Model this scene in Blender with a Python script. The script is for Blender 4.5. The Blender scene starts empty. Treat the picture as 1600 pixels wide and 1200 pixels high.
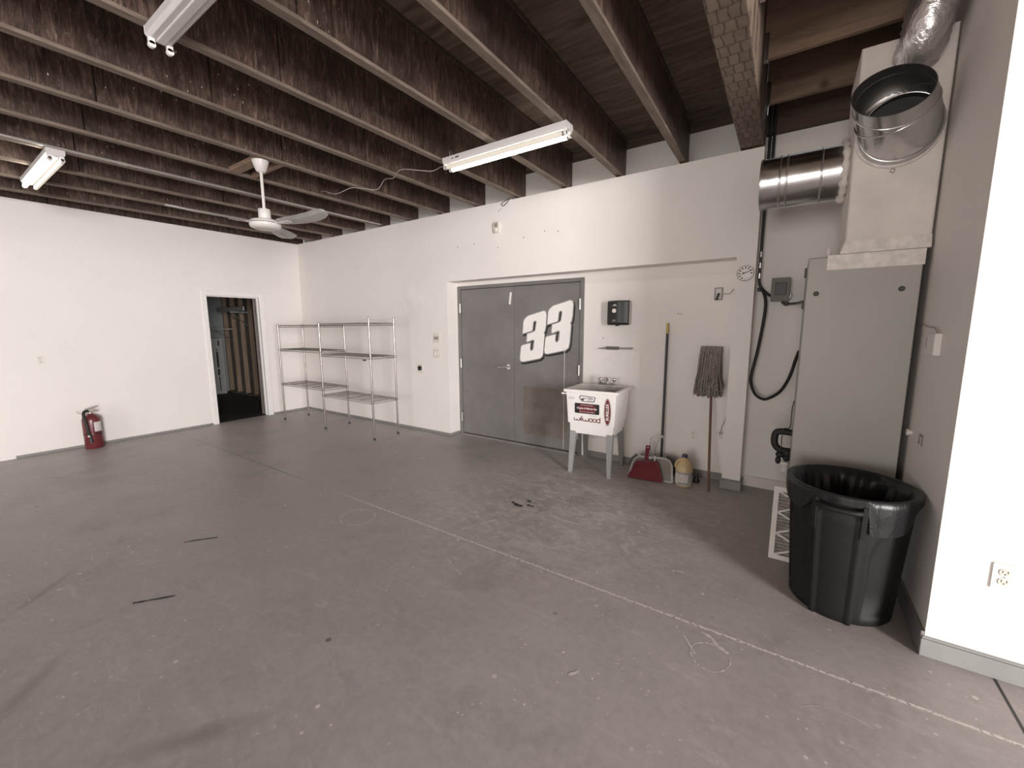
import bpy, bmesh, math, random
from mathutils import Vector, Matrix
R = random.Random(7)
SC = bpy.context.scene
COL = SC.collection
pi = math.pi

# ------------------------------------------------------------------ camera
def make_camera():
    yaw, pitch, roll = -0.59507734, -0.13891682, 0.00418002 * -1
    cy, sy, cp, sp = math.cos(yaw), math.sin(yaw), math.cos(pitch), math.sin(pitch)
    fwd = Vector((sy * cp, cy * cp, sp)); right = Vector((cy, -sy, 0)); up = right.cross(fwd)
    cr, sr = math.cos(roll), math.sin(roll)
    r2 = right * cr + up * sr; u2 = up * cr - right * sr
    cam = bpy.data.cameras.new('camera'); o = bpy.data.objects.new('camera', cam); COL.objects.link(o)
    m = Matrix.Identity(4)
    for i in range(3):
        m[i][0] = r2[i]; m[i][1] = u2[i]; m[i][2] = -fwd[i]
    m[0][3], m[1][3], m[2][3] = 7.5536, -4.2392, 1.5353
    o.matrix_world = m
    cam.sensor_width = 36; cam.lens = 644.56 / 1600 * 36; cam.clip_start = 0.03; cam.clip_end = 100
    SC.camera = o
make_camera()

# ------------------------------------------------------------------ world, daylight, exposure
SC.view_settings.view_transform = 'Standard'
SC.view_settings.look = 'None'
SC.view_settings.exposure = 0.32
SC.view_settings.gamma = 1.0
SC.view_settings.use_curve_mapping = False
SC.cycles.use_denoising = True
SC.cycles.max_bounces = 10
SC.cycles.diffuse_bounces = 7
SC.cycles.sample_clamp_indirect = 6
W = bpy.data.worlds.new('world'); SC.world = W; W.use_nodes = True
W.node_tree.nodes['Background'].inputs[0].default_value = (0.86, 0.92, 1.0, 1)
W.node_tree.nodes['Background'].inputs[1].default_value = 1.0

def area_light(name, loc, direction, sx, sy, power, color):
    l = bpy.data.lights.new(name, 'AREA'); l.shape = 'RECTANGLE'; l.size = sx; l.size_y = sy
    l.energy = power; l.color = color
    o = bpy.data.objects.new(name, l); COL.objects.link(o)
    o.location = loc; o.rotation_euler = Vector(direction).to_track_quat('-Z', 'Y').to_euler()
    return o
# daylight through the open roll-up door in the far right wall
area_light('daylight_side_door', (15.4, -7.6, 1.85), (-1, 0, 0), 2.7, 3.4, 1380, (1.0, 0.967, 0.95))
area_light('rear_fill_light', (6.5, -13.9, 1.6), (0, 1, 0), 3.2, 3.0, 270, (1.0, 0.945, 0.885))  # unseen fill added behind the camera to brighten alcove and back wall

# ------------------------------------------------------------------ materials
def nmat(name, rough=0.5, metal=0.0, spec=0.5):
    m = bpy.data.materials.new(name); m.use_nodes = True
    nt = m.node_tree; b = nt.nodes['Principled BSDF']
    b.inputs['Roughness'].default_value = rough; b.inputs['Metallic'].default_value = metal
    b.inputs['Specular IOR Level'].default_value = spec
    return m, nt, b
def N(nt, t, **kw):
    n = nt.nodes.new(t)
    for k, v in kw.items():
        if k.startswith('i_'):
            n.inputs[k[2:].replace('_', ' ')].default_value = v
        else:
            setattr(n, k, v)
    return n
def ramp(nt, src, stops):
    r = nt.nodes.new('ShaderNodeValToRGB')
    e = r.color_ramp.elements
    while len(e) < len(stops): e.new(0.5)
    for i, (p, c) in enumerate(stops):
        e[i].position = p; e[i].color = (*c, 1) if len(c) == 3 else c
    nt.links.new(src, r.inputs[0]); return r.outputs[0]
def mix(nt, f, a, b, mode='MIX'):
    n = nt.nodes.new('ShaderNodeMix'); n.data_type = 'RGBA'; n.blend_type = mode
    for s, v in ((n.inputs[0], f), (n.inputs[6], a), (n.inputs[7], b)):
        if hasattr(v, 'is_linked'): nt.links.new(v, s)
        elif isinstance(v, (int, float)): s.default_value = v
        else: s.default_value = (*v, 1)
    return n.outputs[2]
def math_n(nt, op, a, b=None, c=None):
    n = nt.nodes.new('ShaderNodeMath'); n.operation = op; n.use_clamp = False
    for i, v in enumerate((a, b, c)):
        if v is None: continue
        if hasattr(v, 'is_linked'): nt.links.new(v, n.inputs[i])
        else: n.inputs[i].default_value = v
    return n.outputs[0]
def pos(nt, scale=(1, 1, 1), rot=(0, 0, 0), obj=False):
    s = N(nt, 'ShaderNodeTexCoord').outputs['Object'] if obj else N(nt, 'ShaderNodeNewGeometry').outputs['Position']
    mp = N(nt, 'ShaderNodeMapping'); mp.inputs['Scale'].default_value = scale; mp.inputs['Rotation'].default_value = rot
    nt.links.new(s, mp.inputs[0]); return mp.outputs[0]
def noise(nt, vec, scale, detail=4, rough=0.55, dist=0.0):
    n = N(nt, 'ShaderNodeTexNoise'); n.inputs['Scale'].default_value = scale; n.inputs['Detail'].default_value = detail
    n.inputs['Roughness'].default_value = rough; n.inputs['Distortion'].default_value = dist
    nt.links.new(vec, n.inputs['Vector']); return n.outputs['Fac']
def bump(nt, b, h, strength=0.2, dist=0.01):
    n = N(nt, 'ShaderNodeBump'); n.inputs['Strength'].default_value = strength; n.inputs['Distance'].default_value = dist
    nt.links.new(h, n.inputs['Height']); nt.links.new(n.outputs[0], b.inputs['Normal'])

def mat(name, col, rough=0.5, metal=0.0, var=0.08, scale=9.0, spec=0.5, bumps=0.0, bscale=60, coat=0.0):
    m, nt, b = nmat(name, rough, metal, spec)
    f = noise(nt, pos(nt, obj=True), scale, 5)
    lo = tuple(c * (1 - var) for c in col); hi = tuple(min(1, c * (1 + var)) for c in col)
    nt.links.new(ramp(nt, f, [(0.3, lo), (0.7, hi)]), b.inputs['Base Color'])
    if bumps: bump(nt, b, noise(nt, pos(nt, obj=True), bscale, 3), bumps, 0.004)
    if coat: b.inputs['Coat Weight'].default_value = coat; b.inputs['Coat Roughness'].default_value = 0.12
    return m

def wall_mat(name, base):
    m, nt, b = nmat(name, 0.55, 0, 0.35)
    p = pos(nt)
    a = noise(nt, p, 0.9, 4, 0.6); s = noise(nt, p, 5.0, 6, 0.65); d = noise(nt, p, 16, 4, 0.7)
    c = ramp(nt, a, [(0.3, tuple(x * 0.95 for x in base)), (0.65, base)])
    sm = ramp(nt, s, [(0.60, (0, 0, 0)), (0.78, (1, 1, 1))])
    c = mix(nt, math_n(nt, 'MULTIPLY', sm, 0.17), c, (0.52, 0.49, 0.46))
    dots = ramp(nt, d, [(0.75, (0, 0, 0)), (0.82, (1, 1, 1))])
    c = mix(nt, math_n(nt, 'MULTIPLY', dots, 0.5), c, (0.42, 0.38, 0.35))
    # scuffed grey patches on the plaster left of the double doors
    g = N(nt, 'ShaderNodeNewGeometry').outputs['Position']
    for (cx, cz, rad, k) in ((3.0, 2.0, 0.55, 0.22), (2.75, 1.75, 0.4, 0.12)):
        dn = N(nt, 'ShaderNodeVectorMath', operation='DISTANCE'); nt.links.new(g, dn.inputs[0]); dn.inputs[1].default_value = (cx, 0, cz)
        fall = math_n(nt, 'MULTIPLY', ramp(nt, math_n(nt, 'DIVIDE', dn.outputs['Value'], rad), [(0.1, (1, 1, 1)), (1.0, (0, 0, 0))]), k)
        fall = math_n(nt, 'MULTIPLY', fall, ramp(nt, noise(nt, p, 3.3, 5, 0.6), [(0.4, (0, 0, 0)), (0.6, (1, 1, 1))]))
        c = mix(nt, fall, c, (0.50, 0.47, 0.40))
    nt.links.new(c, b.inputs['Base Color'])
    bump(nt, b, noise(nt, p, 90, 3), 0.08, 0.003)
    return m
M = {}
M['wall'] = wall_mat('white_wall_paint', (0.80, 0.763, 0.733))
M['white_paint'] = mat('white_gloss_paint', (0.80, 0.775, 0.755), 0.35, var=0.03)
M['base_gray'] = mat('grey_baseboard_paint', (0.235, 0.225, 0.22), 0.45, var=0.08)
M['base_light'] = mat('light_grey_baseboard', (0.27, 0.27, 0.265), 0.45, var=0.06)

def floor_mat():
    m, nt, b = nmat('grey_painted_concrete', 0.4, 0, 0.45)
    p = pos(nt); g = N(nt, 'ShaderNodeNewGeometry').outputs['Position']
    sep = N(nt, 'ShaderNodeSeparateXYZ'); nt.links.new(g, sep.inputs[0])
    a = noise(nt, p, 0.55, 5, 0.6); f = noise(nt, p, 3.0, 6, 0.7); ff = noise(nt, p, 22, 4, 0.7)
    c = ramp(nt, a, [(0.3, (0.335, 0.302, 0.294)), (0.7, (0.416, 0.378, 0.367))])
    c = mix(nt, 0.35, c, ramp(nt, f, [(0.3, (0.288, 0.261, 0.253)), (0.72, (0.480, 0.442, 0.428))]))
    c = mix(nt, 0.18, c, ramp(nt, ff, [(0.3, (0.218, 0.198, 0.192)), (0.75, (0.563, 0.525, 0.512))]))
    def spot(cx, cy, rx, ry, ang=0.0):
        mp = N(nt, 'ShaderNodeMapping'); mp.vector_type = 'TEXTURE'; mp.inputs['Location'].default_value = (cx, cy, 0); mp.inputs['Rotation'].default_value = (0, 0, ang); mp.inputs['Scale'].default_value = (rx, ry, 1)
        nt.links.new(g, mp.inputs[0])
        ln = N(nt, 'ShaderNodeVectorMath', operation='LENGTH'); nt.links.new(mp.outputs[0], ln.inputs[0])
        return ramp(nt, ln.outputs['Value'], [(0.0, (1, 1, 1)), (1.0, (0, 0, 0))])
    # dried dirt fanned out in front of the sink, rusty wear, oil by the double doors
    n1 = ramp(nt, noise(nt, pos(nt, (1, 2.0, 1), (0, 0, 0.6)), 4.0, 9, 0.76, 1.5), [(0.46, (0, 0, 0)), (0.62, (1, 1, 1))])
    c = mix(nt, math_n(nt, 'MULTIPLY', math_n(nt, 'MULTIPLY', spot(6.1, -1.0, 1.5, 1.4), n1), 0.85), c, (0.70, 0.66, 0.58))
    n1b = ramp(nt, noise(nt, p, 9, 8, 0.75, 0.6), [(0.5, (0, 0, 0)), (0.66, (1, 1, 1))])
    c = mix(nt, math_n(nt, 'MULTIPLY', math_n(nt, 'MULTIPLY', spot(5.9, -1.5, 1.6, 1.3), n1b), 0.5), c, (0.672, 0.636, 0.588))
    n2 = ramp(nt, noise(nt, p, 2.6, 6, 0.7), [(0.42, (0, 0, 0)), (0.6, (1, 1, 1))])
    c = mix(nt, math_n(nt, 'MULTIPLY', math_n(nt, 'MULTIPLY', spot(5.9, -0.9, 1.0, 0.9), n2), 0.5), c, (0.192, 0.176, 0.168))
    c = mix(nt, math_n(nt, 'MULTIPLY', math_n(nt, 'MULTIPLY', spot(4.2, -0.35, 0.9, 0.7), n2), 0.5), c, (0.228, 0.198, 0.168))
    n3 = ramp(nt, noise(nt, p, 14, 6, 0.7), [(0.52, (0, 0, 0)), (0.68, (1, 1, 1))])
    c = mix(nt, math_n(nt, 'MULTIPLY', math_n(nt, 'MULTIPLY', spot(6.35, -2.35, 0.45, 0.4), n3), 0.55), c, (0.480, 0.372, 0.288))
    # soft elongated dark streaks near the camera, left
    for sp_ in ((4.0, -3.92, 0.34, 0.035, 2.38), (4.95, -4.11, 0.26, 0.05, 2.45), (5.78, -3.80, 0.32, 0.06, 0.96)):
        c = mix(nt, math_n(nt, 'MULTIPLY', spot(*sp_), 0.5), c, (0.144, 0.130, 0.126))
    sc1 = ramp(nt, noise(nt, pos(nt, (1.3, 5, 1), (0, 0, 0.7)), 3.0, 8, 0.75, 1.0), [(0.56, (0, 0, 0)), (0.72, (1, 1, 1))])
    c = mix(nt, math_n(nt, 'MULTIPLY', sc1, 0.32), c, (0.624, 0.588, 0.564))
    dk = ramp(nt, noise(nt, p, 1.9, 7, 0.72, 0.5), [(0.54, (0, 0, 0)), (0.74, (1, 1, 1))])
    c = mix(nt, math_n(nt, 'MULTIPLY', dk, 0.45), c, (0.192, 0.174, 0.168))
    # small paint flecks, denser towards the viewer
    for sc, th, k in ((17, 0.19, 0.75), (38, 0.22, 0.55), (7, 0.10, 0.6)):
        v = N(nt, 'ShaderNodeTexVoronoi'); v.inputs['Scale'].default_value = sc; nt.links.new(pos(nt, (1, 1, 0)), v.inputs['Vector'])
        cs = N(nt, 'ShaderNodeSeparateColor'); nt.links.new(v.outputs['Color'], cs.inputs[0])
        spk = ramp(nt, math_n(nt, 'SUBTRACT', math_n(nt, 'MULTIPLY', math_n(nt, 'POWER', cs.outputs[0], 3.0), th), v.outputs['Distance']), [(0.0, (0, 0, 0)), (0.03, (1, 1, 1))])
        keep = ramp(nt, noise(nt, p, 1.7, 3), [(0.42, (0, 0, 0)), (0.60, (1, 1, 1))])
        c = mix(nt, math_n(nt, 'MULTIPLY', math_n(nt, 'MULTIPLY', spk, keep), k), c, (0.74, 0.70, 0.67))
    v = N(nt, 'ShaderNodeTexVoronoi'); v.inputs['Scale'].default_value = 2.2; nt.links.new(pos(nt, (1, 1, 0), (0, 0, 0.7)), v.inputs['Vector'])
    c = mix(nt, math_n(nt, 'MULTIPLY', ramp(nt, v.outputs['Distance'], [(0.025, (1, 1, 1)), (0.04, (0, 0, 0))]), 0.7), c, (0.07, 0.065, 0.063))
    # saw-cut joints
    jn = noise(nt, p, 60, 4, 0.8)
    jm = ramp(nt, math_n(nt, 'ABSOLUTE', math_n(nt, 'ADD', sep.outputs[1], 2.1)), [(0.0045, (1, 1, 1)), (0.009, (0, 0, 0))])
    farx = ramp(nt, math_n(nt, 'MULTIPLY', sep.outputs[0], 0.1), [(0.30, (1, 1, 1)), (0.46, (0, 0, 0))])
    jc = ramp(nt, jn, [(0.38, (0.10, 0.094, 0.09)), (0.50, (0.72, 0.68, 0.65))])
    jc = mix(nt, farx, jc, (0.10, 0.094, 0.09))
    fade = ramp(nt, math_n(nt, 'MULTIPLY', sep.outputs[0], 0.1), [(0.12, (0.35, 0.35, 0.35)), (0.42, (1, 1, 1))])
    c = mix(nt, math_n(nt, 'MULTIPLY', jm, fade), c, jc)
    jm2 = ramp(nt, math_n(nt, 'ABSOLUTE', math_n(nt, 'SUBTRACT', sep.outputs[0], 8.395)), [(0.004, (1, 1, 1)), (0.008, (0, 0, 0))])
    c = mix(nt, jm2, c, (0.03, 0.028, 0.027))
    nt.links.new(c, b.inputs['Base Color'])
    nt.links.new(ramp(nt, f, [(0.3, (0.33, 0.33, 0.33)), (0.7, (0.55, 0.55, 0.55))]), b.inputs['Roughness'])
    bump(nt, b, ff, 0.12, 0.003)
    return m
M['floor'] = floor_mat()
M['chalk'] = mat('chalk', (0.58, 0.55, 0.53), 0.9, var=0.3, scale=40)
M['rubber_mark'] = mat('black_tyre_mark', (0.03, 0.028, 0.03), 0.7)
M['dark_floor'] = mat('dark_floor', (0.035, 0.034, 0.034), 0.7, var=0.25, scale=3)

def wood(name, lo, hi, stretch=(1, 1, 1), scale=6, rough=0.75, knots=0.0, bumps=0.2, rot=(0, 0, 0)):
    m, nt, b = nmat(name, rough, 0, 0.3)
    p = pos(nt, stretch, rot)
    f = noise(nt, p, scale, 6, 0.65, 0.6)
    c = ramp(nt, f, [(0.28, lo), (0.72, hi)])
    if knots:
        v = N(nt, 'ShaderNodeTexVoronoi'); v.inputs['Scale'].default_value = 2.2
        nt.links.new(pos(nt, (1, 1, 1)), v.inputs['Vector'])
        c = mix(nt, math_n(nt, 'MULTIPLY', ramp(nt, v.outputs['Distance'], [(0.03, (1, 1, 1)), (0.10, (0, 0, 0))]), knots), c, tuple(x * 0.3 for x in lo))
    nt.links.new(c, b.inputs['Base Color']); bump(nt, b, f, bumps, 0.003)
    return m
def osb():
    m, nt, b = nmat('osb_web', 0.5, 0, 0.4)
    f1 = noise(nt, pos(nt, (6, 26, 4.5), (0.55, 0, 0)), 1.0, 4, 0.75, 1.5)
    f2 = noise(nt, pos(nt, (6, 20, 3.6), (-0.30, 0, 0)), 1.1, 4, 0.75, 1.5)
    f4 = noise(nt, pos(nt, (9, 60, 9), (0.2, 0, 0)), 1.0, 4, 0.8, 1.0)
    f3 = noise(nt, pos(nt), 1.6, 5, 0.65)
    c = ramp(nt, f1, [(0.36, (0.027, 0.016, 0.013)), (0.52, (0.106, 0.068, 0.053)), (0.66, (0.288, 0.206, 0.163))])
    c2 = ramp(nt, f2, [(0.38, (0.030, 0.018, 0.014)), (0.54, (0.100, 0.062, 0.048)), (0.68, (0.250, 0.175, 0.144))])
    c = mix(nt, 0.5, c, c2)
    c = mix(nt, ramp(nt, f4, [(0.56, (0, 0, 0)), (0.72, (0.850, 0.850, 0.850))]), c, (0.350, 0.263, 0.213))
    c = mix(nt, ramp(nt, f3, [(0.45, (0, 0, 0)), (0.70, (0.850, 0.850, 0.850))]), c, (0.027, 0.018, 0.015))
    v = N(nt, 'ShaderNodeTexVoronoi'); v.inputs['Scale'].default_value = 12; nt.links.new(pos(nt, (1, 2.2, 0.9), (0.5, 0, 0)), v.inputs['Vector'])
    keep = ramp(nt, noise(nt, pos(nt), 0.9, 3), [(0.53, (0, 0, 0)), (0.60, (1, 1, 1))])
    c = mix(nt, math_n(nt, 'MULTIPLY', ramp(nt, v.outputs['Distance'], [(0.06, (1, 1, 1)), (0.10, (0, 0, 0))]), keep), c, (0.775, 0.712, 0.663))
    nt.links.new(c, b.inputs['Base Color']); bump(nt, b, f1, 0.5, 0.004)
    return m
M['osb'] = osb()
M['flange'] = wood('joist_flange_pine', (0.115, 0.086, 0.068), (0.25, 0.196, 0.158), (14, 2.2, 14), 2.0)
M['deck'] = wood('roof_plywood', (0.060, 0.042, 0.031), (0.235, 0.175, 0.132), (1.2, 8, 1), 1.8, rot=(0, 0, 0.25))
M['plank'] = wood('pine_plank', (0.16, 0.105, 0.075), (0.34, 0.24, 0.175), (1, 9, 9), 1.6, knots=0.7)
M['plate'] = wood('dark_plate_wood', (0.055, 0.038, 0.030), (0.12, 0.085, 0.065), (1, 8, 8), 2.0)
M['stud'] = wood('stud_pine', (0.17, 0.12, 0.085), (0.29, 0.215, 0.155), (9, 9, 1), 1.8, knots=0.8)
M['dark_sheath'] = mat('dark_sheathing', (0.10, 0.09, 0.08), 0.8, var=0.2)
def beam_mat():
    m, nt, b = nmat('cracked_beam_wood', 0.7, 0, 0.3)
    nz = N(nt, 'ShaderNodeTexNoise'); nz.inputs['Scale'].default_value = 9; nt.links.new(pos(nt), nz.inputs['Vector'])
    vm = N(nt, 'ShaderNodeVectorMath', operation='MULTIPLY_ADD'); nt.links.new(nz.outputs['Color'], vm.inputs[0]); vm.inputs[1].default_value = (0.035, 0.035, 0.035)
    nt.links.new(pos(nt), vm.inputs[2])
    br = N(nt, 'ShaderNodeTexBrick'); br.inputs['Scale'].default_value = 1.0
    br.inputs['Brick Width'].default_value = 0.052; br.inputs['Row Height'].default_value = 0.105; br.inputs['Mortar Size'].default_value = 0.006; br.inputs['Mortar Smooth'].default_value = 0.6
    br.offset = 0.37; br.inputs['Color1'].default_value = (0.205, 0.158, 0.122, 1); br.inputs['Color2'].default_value = (0.150, 0.114, 0.088, 1); br.inputs['Mortar'].default_value = (0.040, 0.026, 0.019, 1)
    nt.links.new(vm.outputs[0], br.inputs['Vector'])
    c = mix(nt, 0.35, br.outputs['Color'], ramp(nt, noise(nt, pos(nt), 14, 5, 0.7), [(0.3, (0.08, 0.056, 0.044)), (0.7, (0.25, 0.19, 0.145))]))
    nt.links.new(c, b.inputs['Base Color']); bump(nt, b, br.outputs['Fac'], -0.6, 0.006)
    return m
M['beam'] = beam_mat()

M['door'] = mat('grey_door_paint', (0.115, 0.112, 0.112), 0.33, var=0.16, scale=2.5, coat=0.15)
def door_mat():
    m, nt, b = nmat('scuffed_grey_door_paint', 0.36, 0, 0.5)
    p = pos(nt); f = noise(nt, p, 2.2, 5, 0.65)
    c = ramp(nt, f, [(0.3, (0.145, 0.136, 0.134)), (0.72, (0.200, 0.190, 0.184))])
    v = N(nt, 'ShaderNodeTexVoronoi'); v.inputs['Scale'].default_value = 34; nt.links.new(p, v.inputs['Vector'])
    keep = ramp(nt, noise(nt, p, 3.1, 3), [(0.52, (0, 0, 0)), (0.64, (1, 1, 1))])
    c = mix(nt, math_n(nt, 'MULTIPLY', ramp(nt, v.outputs['Distance'], [(0.10, (1, 1, 1)), (0.16, (0, 0, 0))]), keep), c, (0.30, 0.29, 0.285))
    nt.links.new(c, b.inputs['Base Color']); return m
M['door'] = door_mat()
M['kick'] = mat('dull_kick_plate', (0.20, 0.175, 0.15), 0.42, 0.35, var=0.22, scale=6)
M['steel'] = mat('brushed_steel', (0.62, 0.60, 0.58), 0.3, 0.9, var=0.05)
M['chrome'] = mat('chrome', (0.74, 0.72, 0.71), 0.16, 0.95, var=0.02)
M['wire_chrome'] = mat('zinc_wire', (0.33, 0.305, 0.295), 0.26, 0.85, var=0.05)
def galv():
    m, nt, b = nmat('galvanised_steel', 0.25, 1.0)
    p = pos(nt)
    v = N(nt, 'ShaderNodeTexVoronoi'); v.inputs['Scale'].default_value = 38; nt.links.new(p, v.inputs['Vector'])
    c = mix(nt, 0.06, (0.62, 0.605, 0.59), v.outputs['Color']); hs = N(nt, 'ShaderNodeHueSaturation'); hs.inputs['Saturation'].default_value = 0.05
    nt.links.new(c, hs.inputs['Color']); nt.links.new(hs.outputs[0], b.inputs['Base Color'])
    nt.links.new(ramp(nt, noise(nt, p, 7, 4), [(0.3, (0.17, 0.17, 0.17)), (0.7, (0.27, 0.27, 0.27))]), b.inputs['Roughness'])
    return m
M['galv'] = galv()
def foil():
    m, nt, b = nmat('crinkled_foil', 0.3, 0.9)
    b.inputs['Base Color'].default_value = (0.60, 0.58, 0.585, 1)
    p = pos(nt, (1, 1, 0.45)); bump(nt, b, noise(nt, p, 9, 5, 0.6, 0.8), 0.6, 0.03); return m
M['foil'] = foil()
M['galv_dark'] = mat('shaded_duct_inside', (0.16, 0.155, 0.15), 0.4, 0.8, var=0.15)  # galvanised steel darkened to carry the shade inside the elbow
M['plenum'] = mat('mastic_white_duct', (0.72, 0.67, 0.63), 0.6, var=0.10, scale=4, bumps=0.25, bscale=14)
M['mastic'] = mat('white_mastic_tape', (0.76, 0.715, 0.68), 0.6, var=0.16, scale=18, bumps=0.4, bscale=30)
M['cabinet'] = mat('grey_enamel_cabinet', (0.40, 0.388, 0.365), 0.5, 0.0, var=0.06, scale=1.5)
M['cabinet_side'] = mat('grey_cabinet_side', (0.30, 0.285, 0.27), 0.45, 0.1, var=0.1)
M['olive_box'] = mat('olive_grey_enamel', (0.115, 0.108, 0.088), 0.5, var=0.06)
M['black'] = mat('black_plastic', (0.016, 0.016, 0.017), 0.42, var=0.15)
M['black_rubber'] = mat('black_rubber', (0.014, 0.012, 0.012), 0.6)
M['dark_gray'] = mat('dark_grey_metal', (0.06, 0.058, 0.056), 0.5)
M['bin'] = mat('black_bin_plastic', (0.010, 0.0095, 0.0095), 0.6, var=0.12, bumps=0.05, spec=0.28)
def bag():
    m, nt, b = nmat('black_liner_film', 0.34, 0, 0.4)
    b.inputs['Base Color'].default_value = (0.011, 0.011, 0.012, 1)
    bump(nt, b, noise(nt, pos(nt, (1, 1, 0.5), (0.3, 0.2, 0)), 17, 4, 0.55, 1.2), 0.25, 0.015); return m
M['bag'] = bag()
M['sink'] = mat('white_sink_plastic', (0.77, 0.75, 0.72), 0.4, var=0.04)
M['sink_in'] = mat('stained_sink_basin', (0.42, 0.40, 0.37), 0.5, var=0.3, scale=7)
M['leg_gray'] = mat('grey_sink_leg', (0.27, 0.265, 0.265), 0.5, var=0.08)
M['white_plastic'] = mat('white_plastic', (0.74, 0.71, 0.68), 0.4, var=0.03)
M['ivory'] = mat('ivory_plastic', (0.66, 0.62, 0.56), 0.4, var=0.03)
M['red_ext'] = mat('red_enamel', (0.135, 0.022, 0.027), 0.35, var=0.06, coat=0.2)
M['red_pan'] = mat('dark_red_plastic', (0.16, 0.026, 0.034), 0.32, var=0.08, coat=0.3)
M['gray_pan'] = mat('grey_pan_plastic', (0.27, 0.245, 0.225), 0.45, var=0.08)
M['gray_light'] = mat('pale_grey_plastic', (0.48, 0.46, 0.44), 0.5)
M['yellow'] = mat('yellow_plastic', (0.52, 0.40, 0.13), 0.45, var=0.05)
M['navy'] = mat('dark_navy_handle', (0.018, 0.020, 0.032), 0.4)
M['blue_cap'] = mat('blue_cap', (0.03, 0.035, 0.085), 0.4)
M['jug'] = mat('amber_cleaner_jug', (0.56, 0.425, 0.235), 0.35, var=0.06)
M['label'] = mat('pale_label', (0.36, 0.34, 0.33), 0.5, var=0.12, scale=25)
M['label_white'] = mat('white_label', (0.62, 0.59, 0.56), 0.5, var=0.06, scale=30)
M['mop'] = mat('grey_mop_cotton', (0.25, 0.222, 0.195), 0.95, var=0.4, scale=45)
M['mop_handle'] = wood('red_brown_handle', (0.11, 0.05, 0.035), (0.20, 0.10, 0.07), (20, 20, 1.5), 2.0, 0.5)
M['fan'] = mat('white_fan_enamel', (0.66, 0.63, 0.60), 0.35, var=0.03)
M['fan_blade'] = mat('dusty_metal_blade', (0.42, 0.40, 0.385), 0.35, 0.3, var=0.15, scale=12)
M['fixture'] = mat('white_fixture_enamel', (0.60, 0.575, 0.57), 0.35, var=0.03)
M['emt'] = mat('conduit_steel', (0.52, 0.49, 0.46), 0.35, 0.6)
M['cable'] = mat('grey_cable', (0.34, 0.31, 0.28), 0.5)
M['filter_frame'] = mat('white_cardboard', (0.80, 0.75, 0.71), 0.8, var=0.05)
M['filter_media'] = mat('dusty_pleated_media', (0.40, 0.36, 0.33), 0.95, var=0.25, scale=30)
M['clear'] = mat('pale_splash_sheet', (0.80, 0.765, 0.735), 0.3, var=0.03)
M['ink_black'] = mat('black_ink', (0.012, 0.012, 0.012), 0.45)
M['ink_red'] = mat('dark_red_ink', (0.13, 0.020, 0.025), 0.4)
M['ink_gray'] = mat('grey_ink', (0.25, 0.24, 0.24), 0.45)
M['ink_white'] = mat('white_vinyl', (0.82, 0.79, 0.765), 0.4, var=0.02)
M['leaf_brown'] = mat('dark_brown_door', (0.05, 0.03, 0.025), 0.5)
M['carton'] = mat('white_carton', (0.42, 0.41, 0.40), 0.8, var=0.06)
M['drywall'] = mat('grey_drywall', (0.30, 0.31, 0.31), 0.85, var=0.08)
M['bracket'] = mat('grey_bracket_metal', (0.42, 0.41, 0.40), 0.45, 0.4)
def emit(name, col, s):
    m, nt, b = nmat(name, 0.4)
    b.inputs['Base Color'].default_value = (0.8, 0.8, 0.78, 1)
    b.inputs['Emission Color'].default_value = (*col, 1); b.inputs['Emission Strength'].default_value = s; return m
M['tube_bright'] = emit('fluorescent_tube_bright', (1.0, 0.95, 0.85), 18)
M['tube_dim'] = emit('fluorescent_tube_weak', (1.0, 0.88, 0.72), 0.40)
M['tube_dim'].node_tree.nodes['Principled BSDF'].inputs['Base Color'].default_value = (0.35, 0.33, 0.30, 1)

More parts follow.
